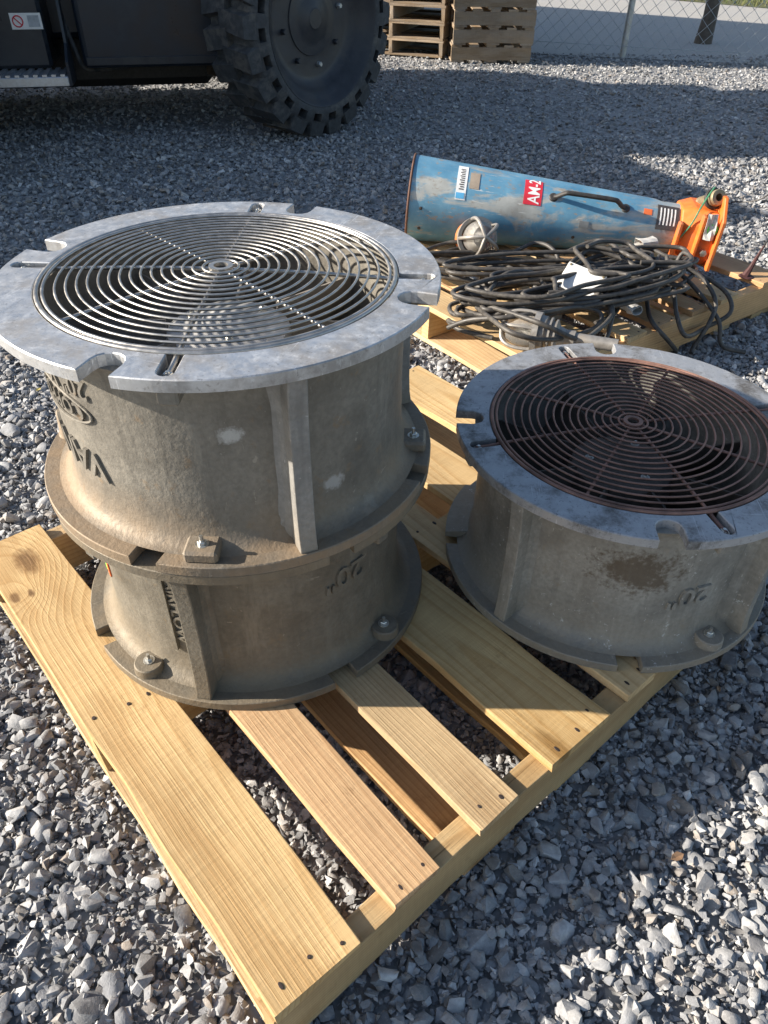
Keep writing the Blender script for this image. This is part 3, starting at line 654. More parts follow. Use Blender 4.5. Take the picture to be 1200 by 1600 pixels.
pl_ = horn_patch(.905, .985, R(112), R(168), .0012).ob('name_plate', M['label_dark'], mover)
for i in range(5): horn_patch(.915 + i * .013, .920 + i * .013, R(120), R(158), .0022, .0004, 4).ob('print_line', M['label_white'], pl_)
horn_patch(.215, .25, R(112), R(140), .0005).ob('tape_patch', m_simple('tape_brown', (.33, .27, .21), .6, 0, .2, 30, .05), mover)
horn_patch(.63, .665, R(168), R(180), .0005).ob('tape_patch', m_simple('tape_grey', (.25, .26, .26), .6, 0, .2, 30, .05), mover)
hp = [(x - .075, 134, o_) for x, _, o_ in [(.60, 122, .003), (.612, 122, .012), (.635, 122, .037), (.66, 122, .042), (.80, 122, .042), (.825, 122, .034), (.845, 122, .010), (.858, 122, .003)]]
b = MB(); b.tube(catmull([on_horn(x, R(a_), o_) for x, a_, o_ in hp], 5), .0085, 10); h_ = b.ob('handle', M['black_iron'], mover, True)
for x in (.522, .787):
    b = MB(); b.lathe([(0, .006), (.013, .005), (.017, 0), (.017, -.006)], 16, Matrix.Translation(on_horn(x, R(134), 0)) @ Matrix.Rotation(R(44), 4, 'X')); b.ob('handle_foot', M['black_iron'], h_)
for x, a_ in ((.05, 175), (.05, 205), (.62, 200)):
    b = MB(); b.lathe([(0, .003), (.006, .002), (.007, -.003)], 10, Matrix.Translation(on_horn(x, R(a_), 0)) @ Matrix.Rotation(R(a_ - 90), 4, 'X')); b.ob('rivet', M['black_iron'], mover)
# orange cast base: flared hexagonal housing, mounting flange, ribs, inlet coupling
b = MB()
def hexsec(sy0, sy1, z0, z1, c): return [(sy0, z0 + c), (sy0 + c, z0), (sy1 - c, z0), (sy1, z0 + c), (sy1, z1 - c), (sy1 - c, z1), (sy0 + c, z1), (sy0, z1 - c)]
secs = [(AXL - .035, hexsec(-.100, .092, -.086, .090, .045)), (AXL + .01, hexsec(-.118, .10, -.086, .104, .045)), (AXL + .085, hexsec(-.142, .105, -.084, .100, .03))]
V = [(x, y, z) for x, s_ in secs for y, z in s_]; Fc = [(i * 8 + k, i * 8 + (k + 1) % 8, i * 8 + 8 + (k + 1) % 8, i * 8 + 8 + k) for i in range(2) for k in range(8)] + [tuple(range(8)), tuple(range(16, 24))]
b.add(V, Fc); base_ = bevel(b.ob('base', M['orange_paint'], mover), .006, 2)
b = MB(); fl = [(-.166, -.086), (.135, -.086), (.135, .08), (.06, .135), (-.02, .155), (-.10, .155), (-.166, .09)]
b.prism(fl, AXL + .084, AXL + .098, Matrix(((0, 0, 1, 0), (1, 0, 0, 0), (0, 1, 0, 0), (0, 0, 0, 1)))); fo = bevel(b.ob('base_flange', M['orange_paint'], mover), .003, 1)
b = MB(); b.box((AXL + .022, -.146, -.084), (AXL + .036, -.115, .098), ch=.004); b.ob('base_rib', M['orange_paint'], mover)
b = MB(); b.box((AXL - .045, -.122, -.083), (AXL - .03, -.09, .06), ch=.004); b.ob('base_rib', M['orange_paint'], mover)
for y, z in ((-.148, -.03), (-.148, .06)):
    b = MB(); b.lathe([(0, .012), (.012, .011), (.014, .0), (.014, -.01)], 6, Matrix.Translation((AXL + .062, y + .012, z)) @ Matrix.Rotation(R(90), 4, 'X')); b.ob('bolt', M['zinc'], mover)
b = MB(); b.lathe([(0, .004), (.02, .004), (.02, .0), (.0, .0)], 20, Matrix.Translation((AXL + .064, -.1425, .055)) @ Matrix.Rotation(R(90), 4, 'X')); b.ob('round_sticker', M['green_sticker'], mover)
Mc = Matrix.Translation((AXL + .055, -.035, .125)) @ Matrix.Rotation(R(62), 4, 'X') @ Matrix.Rotation(R(14), 4, 'Y')
b = MB(); b.lathe([(.013, -.02), (.013, .055), (.026, .055), (.028, .05), (.028, .03), (.022, .026), (.022, -.06), (.013, -.06)], 20, Mc, closed=True); cp = b.ob('coupling', M['brass'], mover, True, 40)
b = MB(); b.tube([Mc @ Vector((.031 * math.cos(t_), .031 * math.sin(t_), .022)) for t_ in [2 * PI * i / 24 for i in range(24)]], .006, 8, True); b.ob('collar', M['black_iron'], cp, True)
Mt = Matrix.Translation((AXL + .05, -.146, .075))
b = MB(); V = []; Fc = []
for i in range(6):
    for j in range(4): V.append((-.018 + .012 * j + .006 * i * .3, -.004 - .006 * math.sin(j * 1.7 + i), .035 - .018 * i))
for i in range(5):
    for j in range(3): Fc.append((i * 4 + j, i * 4 + j + 1, i * 4 + j + 5, i * 4 + j + 4))
b.add(V, Fc, Mt); tg = b.ob('crumpled_tag', M['tape'], mover); so_ = tg.modifiers.new('thickness', 'SOLIDIFY'); so_.thickness = .0015
b = MB(); b.tube(catmull([(AXL - .04, -.105, -.06), (AXL - .03, -.112, .0), (AXL - .005, -.118, .06), (AXL + .015, -.10, .12), (AXL + .05, -.05, .17), (AXL + .06, -.03, .155)], 6), .0032, 6); b.ob('ground_wire', m_simple('green_wire', (.06, .22, .12), .5), mover, True)

# earthing lead standing on the end board, its wire arching back to the orange flange
gl = on_z(1166, 432, HD)
M['red_rubber'] = m_simple('clamp_red', (.06, .022, .022), .7, 0, .3, 40, .2)
gc = empty('earth_clamp', gl, 0, 'dark red pointed earthing clamp with thin wire on the end board', 'clamp')
b = MB(); V = [(-.045, -.01, .003), (.045, -.012, .003), (.02, .012, .003), (-.03, .012, .003), (-.004, 0, .012), (.032, .006, .105), (.038, .002, .112), (.026, .004, .112), (.018, -.008, .06), (.0, -.01, .02), (.024, .01, .06)]
b.lathe([(0, .004), (.024, .003), (.028, .0), (0, .0)], 12); b.tube([(-.004, 0, .003), (.006, .002, .03), (.018, .004, .07), (.03, .006, .11)], [.015, .009, .006, .003], 8); b.ob('clamp_body', M['red_rubber'], gc, True)
e0 = gl + Vector((.03, .006, .11)); e1 = on_y(1142, 316, 2.78)
b = MB(); b.tube([p - gl for p in catmull([e0, e0 + Vector((.035, .01, .10)), e0 + Vector((.055, .02, .19)), e0 + Vector((.02, .03, .26)), (e0 + e1) / 2 + Vector((.03, .0, .09)), e1], 6)], .0024, 6); b.ob('wire', M['black_iron'], gc, True)

# ------------------------------------------------------------------ work lamps, junction box, cords on the rear pallet
def caged_lamp(loc, axis, s, name, label, body=True, pipe=None):
    """axis = direction from body to globe tip"""
    z = Vector(axis).normalized(); x = z.cross(Vector((0, 0, 1)) if abs(z.z) < .95 else Vector((1, 0, 0))).normalized(); y = z.cross(x)
    root = empty(name, (0, 0, 0), 0, label, 'work lamp', 'caged work lamps among the cords'); m = Matrix.Identity(4)
    for i in range(3): m[i][0], m[i][1], m[i][2] = x[i] * s, y[i] * s, z[i] * s
    m.translation = Vector(loc); root.matrix_world = m
    b = MB(); b.lathe([(.052, 0), (.055, .03), (.050, .07), (.036, .098), (.0, .108)], 28); b.ob('globe', M['lamp_glass'], root, True)
    b = MB(); b.lathe([(0, .005), (.014, .01), (.017, .05), (.0, .066)], 14); b.ob('bulb', M['white_paint'], root, True)
    cg = MB(); cg.lathe([(.058, -.012), (.070, -.012), (.070, .008), (.058, .008)], 32, closed=True); cage = cg.ob('guard', M['cast_alu'], root, True, 40)
    for k in range(5):
        a_ = k * 2 * PI / 5; P = [(.064, .0), (.067, .04), (.062, .08), (.042, .110), (.0, .122)]
        b = MB(); b.tube([(r_ * math.cos(a_), r_ * math.sin(a_), h) for r_, h in catmull2(P)], .0062, 8); b.ob('guard_bar', M['cast_alu'], cage, True)
    b = MB(); b.lathe([(.062, -.008), (.060, -.03), (.048, -.034), (.048, -.042), (.058, -.044), (.058, -.05), (.046, -.052), (.046, -.060), (.054, -.062), (.054, -.068), (.036, -.075), (.026, -.10), (.0, -.10)], 28); b.ob('lamp_body', M['cast_alu'], root, True, 40)
    if pipe:
        b = MB(); b.lathe([(.024, -.098), (.027, -.10), (.027, -.13), (.021, -.132), (.021, -pipe), (.0, -pipe)], 20); b.ob('pipe_handle', M['cast_alu'], root, True, 40)
    return root
def catmull2(P, k=4): return [(p.x, p.y) for p in catmull([(a_, b2, 0) for a_, b2 in P], k)]
lamp1 = caged_lamp((.318, 2.67, .235), (.12, -.95, .36), 1.02, 'work_lamp', 'round caged work lamp propped upright against the blue horn')
b = MB(); b.tube([(.046 * math.cos(t_), .046 * math.sin(t_), -.085 + .0 * t_) for t_ in [R(a_) for a_ in range(0, 360, 15)]], .016, 8, True); b.ob('orange_collar', M['orange_paint'], lamp1, True)
lamp2 = caged_lamp(on_z(838, 520, HD + .061), (-.93, .36, -.02), .86, 'work_lamp', 'caged work lamp lying flat with long pipe handle beside the cords', pipe=.27)
bx = on_z(908, 440, .245); jb = empty('junction_box', bx, R(-28), 'pale grey flat junction box resting on the black cords', 'box'); jb.rotation_euler = (R(30), R(10), R(-30)); jb.scale = (.76, .76, .76)
b = MB(); b.box((-.082, -.062, -.045), (.082, .062, 0), ch=.004); b.ob('box_body', M['white_paint'], jb)
b = MB(); b.box((-.085, -.065, .0005), (.085, .065, .008), ch=.002); lid = b.ob('lid', M['white_paint'], jb)
for x in (-.073, .073):
    for y in (-.053, .053):
        b = MB(); b.lathe([(0, .0035), (.005, .003), (.006, 0)], 10, Matrix.Translation((x, y, .008))); b.ob('screw', M['brass'], lid)

def cord(path, label, r=.0074, name='power_cord', group='black rubber cords on the rear pallet', k=5):
    P = catmull(path, k); c = sum((p for p in P), Vector()) / len(P); base = Vector((c.x, c.y, HD))
    b = MB(); b.tube([p - base for p in P], r, 8); o = b.ob(name, M['cord'], None, True, 80, loc=base); return tag(o, label, 'cord', group)
def coil(cx, cy, ax, by, turns, ang, z0, dz, jit, rs, phase=0, lead=(), tail=(), per=10):
    r_ = random.Random(rs); P = []
    for i in range(int(turns * per)):
        t_ = 2 * PI * i / per + phase; f = 1 + jit * r_.uniform(-1, 1); g = 1 + jit * r_.uniform(-1, 1)
        x, y = ax * f * math.cos(t_) + r_.uniform(-.014, .014), by * g * math.sin(t_) + r_.uniform(-.014, .014)
        z = z0 + dz * i / (turns * per) + r_.uniform(0, .012) + .016 * math.sin(t_ * .5 + rs) ** 2
        P.append((cx + x * math.cos(ang) - y * math.sin(ang), cy + x * math.sin(ang) + y * math.cos(ang), z))
    return list(lead) + P + list(tail)
Z = HD + .009
cord(coil(.60, 2.36, .33, .11, 5, R(16), Z, .07, .24, 3), 'thick coil of black cord looping round the white box')
cord(coil(.47, 2.24, .24, .115, 5, R(14), Z + .02, .09, .26, 5, .8), 'black cord looped in front of the upright caged lamp')
cord(coil(.84, 2.47, .21, .10, 5, R(26), Z, .09, .26, 8, .3, tail=[(.99, 2.50, Z + .06), (1.03, 2.44, Z + .03), (1.06, 2.36, Z + .005), (1.10, 2.30, .10), (1.12, 2.27, .03), (1.20, 2.26, .012)]), 'coiled black cord tied off beside the orange base')
cord(coil(.40, 2.52, .30, .07, 4, R(-6), Z, .06, .14, 13, .5), 'flat bundle of black cord running under the upright lamp')
cord(coil(.68, 2.25, .26, .075, 4, R(20), Z + .045, .07, .28, 17, 1.4), 'topmost slack loops of black cord across the pallet')
cord(coil(.56, 2.47, .36, .06, 3, R(4), Z + .03, .06, .14, 23, 2.), 'straight-lying doubled black cord along the foot of the blue horn')
cord(coil(.74, 2.38, .13, .12, 4, R(30), Z + .05, .08, .28, 29, 2.6), 'small round coil of black cord behind the white box')
g = lambda u, v, z: tuple(on_z(u, v, z))
cord([g(1030, 400, .24), g(1012, 440, .20), g(1012, 480, .15), g(1020, 505, HD + .01), g(1042, 530, .10), g(1056, 548, .02), g(1050, 552, .012)], 'single black cord hanging down over the pallet edge, straight')
cord([g(1042, 402, .25), g(1052, 450, .20), g(1058, 495, .15), g(1072, 525, .11), g(1102, 512, .07), g(1140, 490, .11), g(1138, 462, .15), g(1110, 438, .17), g(1062, 415, .21), g(1040, 405, .22)], 'black cord hanging in a wide loop over the pallet edge')
cord([g(1052, 410, .23), g(1095, 432, .20), g(1118, 470, .15), g(1108, 505, .10), g(1085, 540, .03), g(1080, 552, .012)], 'black cord drooping from the orange base to the gravel')
cord([g(655, 395, .19), g(690, 382, .19), g(715, 378, .20), g(745, 384, .19), g(790, 396, .20), g(835, 380, .23), g(862, 388, .23), g(872, 410, .20), g(855, 432, .17)], 'black cord arching up between upright lamp and horn')
cord([g(652, 412, .17), g(690, 396, .18), g(722, 388, .18), g(760, 400, .17), g(800, 420, .18), g(830, 445, .18), g(880, 470, .17)], 'black cord passing from behind the fan stack under the upright lamp')
cord([g(648, 428, .16), g(690, 405, .17), g(730, 398, .16), g(770, 420, .18), g(760, 450, .19), g(725, 468, .17), g(703, 478, .16), g(712, 492, .16), g(760, 490, .19), g(830, 470, .21), g(900, 452, .22), g(932, 458, .21), g(930, 472, .20), g(880, 486, .19), g(790, 494, .18), g(720, 506, .16), g(700, 500, HD + .01), g(718, 515, HD + .008), g(770, 528, HD + .008)], 'long black cord sweeping in wide loops above the lying lamp')
cord([g(880, 396, .20), g(930, 376, .24), g(962, 386, .25), g(978, 425, .22), g(974, 462, .18), g(960, 490, .15), g(930, 505, HD + .01)], 'black cord bent in a tall hoop right of the white box')
cord([g(905, 470, .20), g(945, 462, .23), g(957, 485, .20), g(952, 515, .16), g(945, 535, HD + .01)], 'short black cord end curling down behind the single fan housing')
cord([g(925, 400, .19), g(985, 385, .22), g(1012, 405, .22), g(1018, 440, .19), g(1000, 465, .16), g(975, 480, HD + .012), g(930, 478, HD + .01), g(890, 460, HD + .02)], 'black cord curving from the tape wrap towards the white box')
cord([g(700, 512, HD + .02), g(735, 500, .20), g(790, 496, .235), g(850, 488, .24), g(905, 480, .22), g(938, 490, .20), g(930, 512, .18), g(880, 528, .20), g(840, 530, .22), g(800, 520, .235), g(770, 500, .23), g(745, 480, .20)], 'black cord draped over the globe of the lying lamp', k=7)
cord([g(720, 470, .19), g(775, 482, .23), g(830, 500, .25), g(860, 512, .24), g(905, 530, .20), g(935, 515, .20), g(955, 492, .20), g(940, 470, .22), g(880, 462, .23)], 'black cord crossing over the neck of the lying lamp', k=7)
cord([g(735, 455, .17), g(770, 440, .23), g(800, 425, .25), g(835, 428, .22), g(850, 455, .21), g(830, 478, .22), g(790, 488, .22), g(750, 492, .19), g(715, 480, .16)], 'kinked black cord loop standing up left of the white box', k=7)
cord([g(945, 440, .20), g(985, 430, .24), g(1005, 450, .21), g(985, 475, .17), g(955, 470, .19), g(930, 448, .22), g(950, 420, .24), g(990, 402, .22)], 'kinked black cord tangle between white box and edge tape', k=7)
def tape(u, v, z, s, rz, label):
    b = MB(); n = 10; V = []; Fc = []
    r_ = random.Random(int(u))
    for i in range(n):
        a_ = 2 * PI * i / n
        for j in range(4): q = s * (1 + r_.uniform(-.18, .18)); V.append(((j - 1.5) * s * .7 + r_.uniform(-.004, .004), q * math.cos(a_), .55 * q * math.sin(a_) + .55 * s))
    for i in range(n):
        for j in range(3): Fc.append((i * 4 + j, i * 4 + j + 1, ((i + 1) % n) * 4 + j + 1, ((i + 1) % n) * 4 + j))
    b.add(V, Fc); o = b.ob('tape_wrap', M['tape'], None, loc=on_z(u, v, z), rot=(0, 0, rz)); so2 = o.modifiers.new('thickness', 'SOLIDIFY'); so2.thickness = .0012
    return tag(o, label, 'tape', 'tape wraps round the cords')
tape(735, 440, HD + .03, .026, R(60), 'crumpled silver tape wrap near the upright caged lamp')
tape(1008, 386, HD + .07, .030, R(20), 'crumpled silver tape wrap beside the orange base')
tape(985, 488, HD + .03, .026, R(-60), 'crumpled silver tape wrap at the pallet edge')
b = MB(); b.box((-.022, -.017, 0), (.022, .017, .05), ch=.005); b.box((-.012, -.012, .05), (.012, .012, .062), ch=.002)
tag(b.ob('cord_plug', M['yellow_rubber'], None, loc=on_z(1042, 428, HD + .0005), rot=(0, 0, R(20))), 'yellow rubber plug standing under the orange base', 'plug')
b = MB(); b.box((-.03, -.022, 0), (.03, .022, .052), ch=.004); b.box((-.032, -.024, .052), (.032, .024, .058), ch=.002)
tag(b.ob('switch_box', M['cast_alu'], None, loc=on_z(860, 497, HD + .0005), rot=(0, 0, R(30))), 'small grey cast switch box among the cords behind the pipe handle', 'box')

# ------------------------------------------------------------------ parked telehandler
T0 = Vector((-2.40, 4.95, 0)); TD = Vector((1.40, .32, 0)).normalized(); TN = Vector((TD.y, -TD.x, 0))
TA = math.atan2(TD.y, TD.x)
tele = empty('telehandler', T0, TA, 'dark parked telehandler with lugged solid tyre and aluminium step', 'telehandler')
# local: x along the machine's side, y away from the camera, z up
def part(name, m, a, b_, ch=.01, parent=None, smooth=False):
    b = MB(); b.box(a, b_, ch=ch); return b.ob(name, m, parent or tele)
part('chassis', M['navy_paint'], (-2.6, .35, .48), (2.2, 1.75, .95), .03)
part('belly_shade_block', M['black_iron'], (-2.5, .62, .16), (1.35, 1.55, .49), .05)  # block added under the chassis to keep sunlight off the gravel there
sp = part('side_panel', M['navy_paint'], (-1.2, .06, .36), (.40, .5, .86), .02)
b = MB(); b.box((-.085, -.002, -.04), (.085, .0, .04)); st = b.ob('sticker', M['label_white'], sp, loc=(.31, .057, .60))
b = MB(); b.tube([(-.045 + .027 * math.cos(2 * PI * i / 24), -.004, .027 * math.sin(2 * PI * i / 24)) for i in range(24)], .0035, 6, True); b.tube([(-.045 - .019, -.004, .019), (-.045 + .019, -.004, -.019)], .003, 6); b.ob('prohibition_sign', M['label_red'], st)
b = MB(); b.box((.01, -.0035, -.028), (.072, -.0022, .028)); b.ob('print_block', m_simple('grey_print', (.42, .44, .46), .6), st)
stp = part('step', M['alu'], (-1.2, -.16, .300), (.50, .10, .350), .004)
for i in range(34):
    b = MB(); b.box((-1.19 + i * .05, -.158, .350), (-1.165 + i * .05, .09, .362)); b.ob('tread_bar', M['alu'], stp)
b = MB(); b.prism([(.10, .30), (-.14, .30), (-.14, .42), (-.02, .50), (.05, .86), (.10, .86)], .50, .515, Matrix(((0, 0, 1, 0), (1, 0, 0, 0), (0, 1, 0, 0), (0, 0, 0, 1)))); b.ob('step_bracket', M['navy_paint'], tele)
b = MB(); b.prism([(.58, .36), (1.36, .36), (1.44, .46), (1.46, .62), (1.46, 1.0), (.58, 1.0)], -.5, -.02, Matrix(((1, 0, 0, 0), (0, 0, -1, 0), (0, 1, 0, 0), (0, 0, 0, 1)))); bevel(b.ob('fuel_tank', M['navy_paint'], tele), .03, 3)
part('tank_seam', M['rim_paint'], (.60, .012, .375), (1.38, .03, .42), .004)
part('body_cover', M['navy_paint'], (-1.4, .15, .90), (1.5, 1.7, 1.25), .05)
part('cab', M['glass_dark'], (-1.1, .1, 1.25), (.5, .95, 2.35), .06); part('cab_roof', M['tele_yellow'], (-1.15, .05, 2.35), (.55, 1.0, 2.45), .03)
part('boom', M['tele_yellow'], (-3.4, 1.05, 1.35), (2.6, 1.5, 1.85), .03); part('engine_hood', M['tele_yellow'], (.7, .2, 1.25), (2.2, .95, 1.7), .08)
part('counterweight', M['navy_paint'], (1.7, .75, .75), (2.2, 1.8, 1.5), .08)
def wheel(center_w, yaw, name='wheel'):
    """outer face centre in world, yaw of the outward normal from -Y towards +X"""
    n = Vector((math.sin(yaw), -math.cos(yaw), 0)); x = Vector((0, 0, 1)).cross(n).normalized(); m = Matrix.Identity(4)
    for i in range(3): m[i][0], m[i][1], m[i][2] = x[i], (0, 0, 1)[i], n[i]
    m.translation = center_w
    W = .40; Rt = .575; b = MB()
    prof = [(.445, -W), (.50, -W), (.545, -W + .02), (Rt, -W + .05), (Rt, -.05), (.558, -.022), (.535, -.008), (.49, .0), (.468, .0), (.455, -.006), (.445, -.012), (.445, -.05)]
    b.lathe(prof, 96); me_ = b.mesh('tyre', M['rubber'])
    bm = bmesh.new(); bm.from_mesh(me_); sel = []
    for f in bm.faces:
        c = f.calc_center_median(); r_ = math.hypot(c.x, c.y); k = int((math.atan2(c.y, c.x) % (2 * PI)) / (2 * PI) * 96)
        if c.z > -.01 and .49 < r_ < .535 and k % 4 in (0, 1): sel.append(f)
    res = bmesh.ops.inset_region(bm, faces=sel, thickness=.006, use_boundary=True)
    bmesh.ops.translate(bm, verts=list({v for f in sel for v in f.verts}), vec=(0, 0, -.07)); bm.to_mesh(me_); bm.free()
    me_.polygons.foreach_set('use_smooth', [True] * len(me_.polygons)); me_.set_sharp_from_angle(angle=R(32))
    root = ob(name, MB().lathe([(.16, -.12), (.30, -.13), (.335, -.12), (.37, -.085), (.40, -.05), (.425, -.035), (.44, -.012), (.452, -.004), (.456, -.012), (.452, -.06), (.445, -.2), (.44, -W)], 72).mesh('rim', M['rim_paint'], True, 40), tele)
    root.matrix_parent_inverse = Matrix.Identity(4); root.matrix_basis = tele.matrix_basis.inverted() @ m
    ob('tyre', me_, root)
    b = MB(); b.lathe([(0, -.085), (.05, -.085), (.06, -.092), (.10, -.094), (.115, -.105), (.15, -.11), (.19, -.115), (.20, -.14)], 40); b.ob('hub', M['rim_paint'], root, True, 35)
    for k in range(8):
        a_ = 2 * PI * k / 8 + .2; b = MB(); b.lathe([(0, .03), (.012, .03), (.016, .024), (.017, 0)], 6, Matrix.Translation((.245 * math.cos(a_), .245 * math.sin(a_), -.13))); b.ob('wheel_nut', M['galv'] if k % 3 == 0 else M['rim_paint'], root)
    lug = MB()
    lug.add([(Rt - .012, -.075, -.035), (Rt - .012, .06, -.035), (Rt - .012, .02, -W * .56), (Rt - .012, -.095, -W * .56), (Rt + .046, -.06, -.03), (Rt + .046, .045, -.03), (Rt + .048, .012, -W * .56), (Rt + .048, -.085, -W * .56),
             (Rt - .04, -.07, -.012), (Rt - .04, .055, -.012)], [(3, 2, 1, 0), (4, 5, 6, 7), (8, 9, 5, 4), (1, 2, 6, 5), (2, 3, 7, 6), (3, 0, 4, 7), (0, 1, 9, 8), (0, 8, 4), (1, 5, 9)])
    lm = lug.mesh('tread_lug', M['rubber']); lug2 = MB(); lug2.add([(x, y + .0, -W - z) for x, y, z in lug.V], [f[::-1] for f in lug.F]); lm2 = lug2.mesh('tread_lug', M['rubber'])
    for k in range(22):
        ob('tread_lug', lm, root, rot=(0, 0, 2 * PI * k / 22)); ob('tread_lug', lm2, root, rot=(0, 0, 2 * PI * (k + .5) / 22))
    return root
wheel(Vector((-.385, 5.19, .615)), R(51))
wheel(Vector((-4.35, 4.55, .615)), R(16)); 
wr = wheel(Vector((-1.15, 7.0, .615)), R(50)); wr2 = wheel(Vector((-4.85, 6.3, .615)), R(16))
for i in range(5):
    b = MB(); b.lathe([(0, .012), (.011, .012), (.015, .006), (.016, 0)], 8, Matrix.Translation((.66 + i * .16, .019, .95 - .0 * i)) @ Matrix.Rotation(R(90), 4, 'X')); b.ob('panel_bolt', M['galv'], tele)
for zz in (.46, .52): 
    b = MB(); b.lathe([(0, .01), (.009, .01), (.012, .0)], 6, Matrix.Translation((-.05, .06, zz)) @ Matrix.Rotation(R(90), 4, 'X')); b.ob('panel_bolt', M['galv'], tele)
b = MB(); b.tube(catmull([(1.5, .30, .62), (1.62, .26, .50), (1.72, .30, .42), (1.85, .40, .48), (1.95, .5, .60)], 6), .018, 8); b.ob('hydraulic_hose', M['rubber'], tele, True)
b = MB(); b.tube(catmull([(.50, .12, .62), (.54, .08, .46), (.57, .10, .36), (.66, .2, .33), (.9, .3, .34)], 6), .013, 8); b.ob('hydraulic_hose', M['rubber'], tele, True)
mud = m_simple('mud', (.085, .066, .05), .85, 0, .4, 20, .5, dirt=(.16, .13, .1))
b = MB(); b.cyl((1.62, .35, .50), (1.22, 1.7, .50), .085, 16); b.lathe([(0, -.2), (.10, -.17), (.19, -.07), (.20, .07), (.10, .17), (0, .2)], 24, Matrix.Translation((1.42, .95, .47)) @ Matrix.Rotation(R(90), 4, 'X')); b.ob('axle_housing', mud, tele, True)
for i in range(6):
    b = MB(); b.lathe([(0, .02), (.016, .02), (.02, 0)], 6, Matrix.Translation((1.42 + .16 * math.cos(i * PI / 3), .76, .47 + .16 * math.sin(i * PI / 3))) @ Matrix.Rotation(R(90), 4, 'X')); b.ob('axle_bolt', mud, tele)
b = MB(); b.prism([(1.30, .24), (1.50, .20), (1.60, .36), (1.56, .56), (1.34, .58)], -.62, -.5, Matrix(((1, 0, 0, 0), (0, 0, -1, 0), (0, 1, 0, 0), (0, 0, 0, 1)))); bevel(b.ob('stabiliser_bracket', mud, tele), .015, 2)
part('axle', M['navy_paint'], (1.55, .5, .50), (2.15, 1.75, .72), .05)

# ------------------------------------------------------------------ unseen boxes added beyond the frame to cast shade across the yard
def ribbed_box(name, loc, rz, L, W, H, m, label, cat, ribs=18):
    root = empty(name, loc, rz, label, cat)
    b = MB(); b.box((0, 0, .08), (L, W, H), ch=.02); b.ob('shell', m, root)
    for i in range(ribs):
        x = .06 + (L - .16) * i / (ribs - 1)
        for y0, y1 in ((-.02, .012), (W - .012, W + .02)):
            b = MB(); b.box((x, y0, .2), (x + L / ribs * .45, y1, H - .12), ch=.008); b.ob('wall_rib', m, root)
    for x0 in (0, L - .2):
        for y0 in (0, W - .2): b = MB(); b.box((x0, y0, -.02), (x0 + .2, y0 + .2, .1)); b.ob('corner_foot', M['black_iron'], root)
    for i in (0, 1):
        b = MB(); b.box((L - .002, .08 + i * (W / 2 - .04), .2), (L + .025, W / 2 - .02 + i * (W / 2 - .06), H - .1), ch=.006); d = b.ob('door', m, root)
        b = MB(); b.tube([(L + .04, W / 2 - .12 + i * .24, .25), (L + .04, W / 2 - .12 + i * .24, H - .2)], .015, 8); b.ob('lock_bar', M['galv'], d)
    return root
ribbed_box('added_shade_box_near', (-4.15, 2.86, 0), R(24), 2.1, 1.55, 1.84, M['shade_box_tan'], 'low tan ribbed box, unseen, added to shade the yard', 'shade caster', 12)  # unseen box added so its shade crosses the gravel behind the pallets
ribbed_box('added_shade_box_far', (-6.6, 12.15, 0), R(-32), 6.05, 2.4, 2.59, M['shade_box_blue'], 'blue ribbed container shape, unseen, added to shade the road', 'container', 26)  # unseen box added to throw the shade on the road past the fence

# ------------------------------------------------------------------ stack of weathered pallets
order = ['bottom one', 'second up', 'third up', 'fourth up', 'fifth up', 'sixth up', 'seventh up', 'eighth up', 'ninth up', 'tenth up', 'eleventh up', 'topmost']
def pallet_stack(x, y, yaw0, Lb, Ls, n, where, seed, bw):
    k = int((Ls - bw) / (bw * 1.5)); wd = [(i * (Ls - bw) / k, i * (Ls - bw) / k + bw) for i in range(k + 1)]
    p0 = make_pallet('stacked_pallet', (0, 0, 0), 0, wd, Lb, Ls, [M['grey_wood'], M['old_wood']], 'x', 'weathered pallets stacked by the fence', nails=False, seed=seed, H=.138, bottoms=((0, .12), (Ls / 2 - .06, Ls / 2 + .06), (Ls - .12, Ls)))
    for i in range(n):
        o = p0 if i == 0 else copy_tree(p0); o.rotation_euler = (0, 0, yaw0 + random.uniform(-.012, .012))
        o.location = (x + random.uniform(-.012, .012), y + random.uniform(-.012, .012), i * .1385)
        o['label'] = 'weathered grey pallet, %s of the %s' % (order[i], where)
g0 = on_z(706, 97, 0)
pallet_stack(g0.x, g0.y, R(2), .80, .74, 12, 'narrow stack beside the chain-link fence', 21, .09)
pallet_stack(.49, 8.26, R(71), 1.05, 1.0, 11, 'open-ended stack behind the tyre', 33, .10)

# ------------------------------------------------------------------ chain-link fence
fa, fb = Vector((.9, 8.85, 0)), Vector((6.4, 7.35, 0)); fd = (fb - fa).normalized(); FL = (fb - fa).length
fence = empty('chain_link_fence', fa, math.atan2(fd.y, fd.x), 'galvanised chain-link fence between the yard and the road', 'fence')
b = MB(); pit = .062; hgt = 1.75
for i in range(int(FL / pit)):
    x0 = i * pit; P = []; nseg = int(hgt / pit)
    for j in range(nseg + 1):
        sg = 1 if (j + i) % 2 == 0 else -1
        P.append((x0 + sg * pit * .5, .002 * sg, .05 + j * pit + .012 * math.sin(i * .33)))
    b.tube(P, .0027, 4, caps=False)
b.ob('wire_mesh', M['galv'], fence)
for x in (1.42, 4.2):
    bb = MB(); bb.cyl((x, .04, -.05), (x, .04, 1.85), .03, 16); bb.lathe([(0, .05), (.02, .045), (.034, .0), (.034, -.03)], 16, Matrix.Translation((x, .04, 1.85))); bb.ob('fence_post', M['galv'], fence, True)
bb = MB(); bb.tube([(.2, .0, .10), (2.0, .0, .09), (FL, .0, .10)], .003, 6); bb.ob('tension_wire', M['galv'], fence)
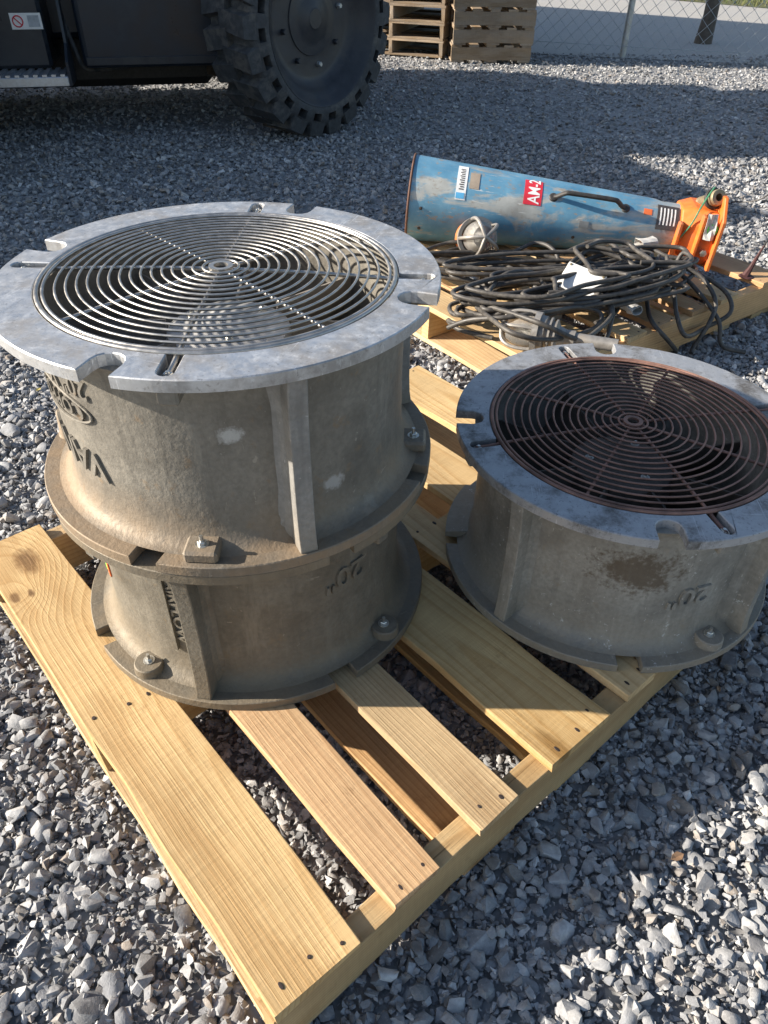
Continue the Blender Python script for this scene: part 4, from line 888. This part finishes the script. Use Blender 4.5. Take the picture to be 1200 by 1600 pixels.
bb = MB(); bb.cyl((0, .03, 1.8), (FL, .03, 1.8), .021, 12); bb.ob('top_rail', M['galv'], fence, True)
tp = on_z(1098, 66, 0)
b = MB(); b.tube([(0, 0, -.05), (.012, 0, .25), (.0, .01, .7), (.02, .0, 1.6), (.02, .01, 3.2)], [.10, .075, .07, .066, .06], 12); tr = b.ob('utility_pole', M['bark'], None, True, loc=tp); tag(tr, 'dark rough wooden pole standing by the road beyond the fence', 'pole')
# verge grass
r_ = random.Random(5); b = MB()
for i in range(2600):
    x = r_.uniform(1.5, 11); y = 14.2 - (x - 4.6) * .905 + r_.uniform(.05, 1.8)
    h = r_.uniform(.03, .14); a_ = r_.uniform(0, PI); dx, dy = .008 * math.cos(a_), .008 * math.sin(a_); lx, ly = r_.uniform(-.05, .05), r_.uniform(-.05, .05)
    b.add([(x - dx, y - dy, -.01), (x + dx, y + dy, -.01), (x + lx, y + ly, h)], [(0, 1, 2)])
tag(ob('verge_grass', md('verge_grass', b.V, b.F, M['grass'])), 'rough grass along the far side of the road', 'grass', kind='stuff')

# ------------------------------------------------------------------ litter on the gravel
def leaf(u, v, s, rz, label, m='leaf', nm='dry_leaf', cat='leaf'):
    b = MB(); P = [(-.5, 0), (-.2, .22), (.15, .26), (.5, 0), (.15, -.24), (-.2, -.2)]
    V = [(x * s, y * s, .004 + .12 * s * (y * y * 6 + .3 * x)) for x, y in P] + [(-.1 * s, 0, .003), (.2 * s, 0, .004)]
    b.add(V, [(0, 6, 1), (1, 6, 7, 2), (2, 7, 3), (3, 7, 4), (4, 7, 6, 5), (5, 6, 0)]); o = b.ob(nm, M[m], None, loc=on_z(u, v, .012), rot=(.1, .1, rz))
    q = o.modifiers.new('thickness', 'SOLIDIFY'); q.thickness = .0008; return tag(o, label, cat)
leaf(1057, 1340, .026, .4, 'curled brown dry leaf lying on sunlit gravel')
leaf(1122, 1078, .016, 1.4, 'small orange leaf scrap on shaded gravel by the fan housing')
leaf(60, 610, .022, 1.2, 'yellow straw-coloured leaf scrap on the gravel', 'straw')
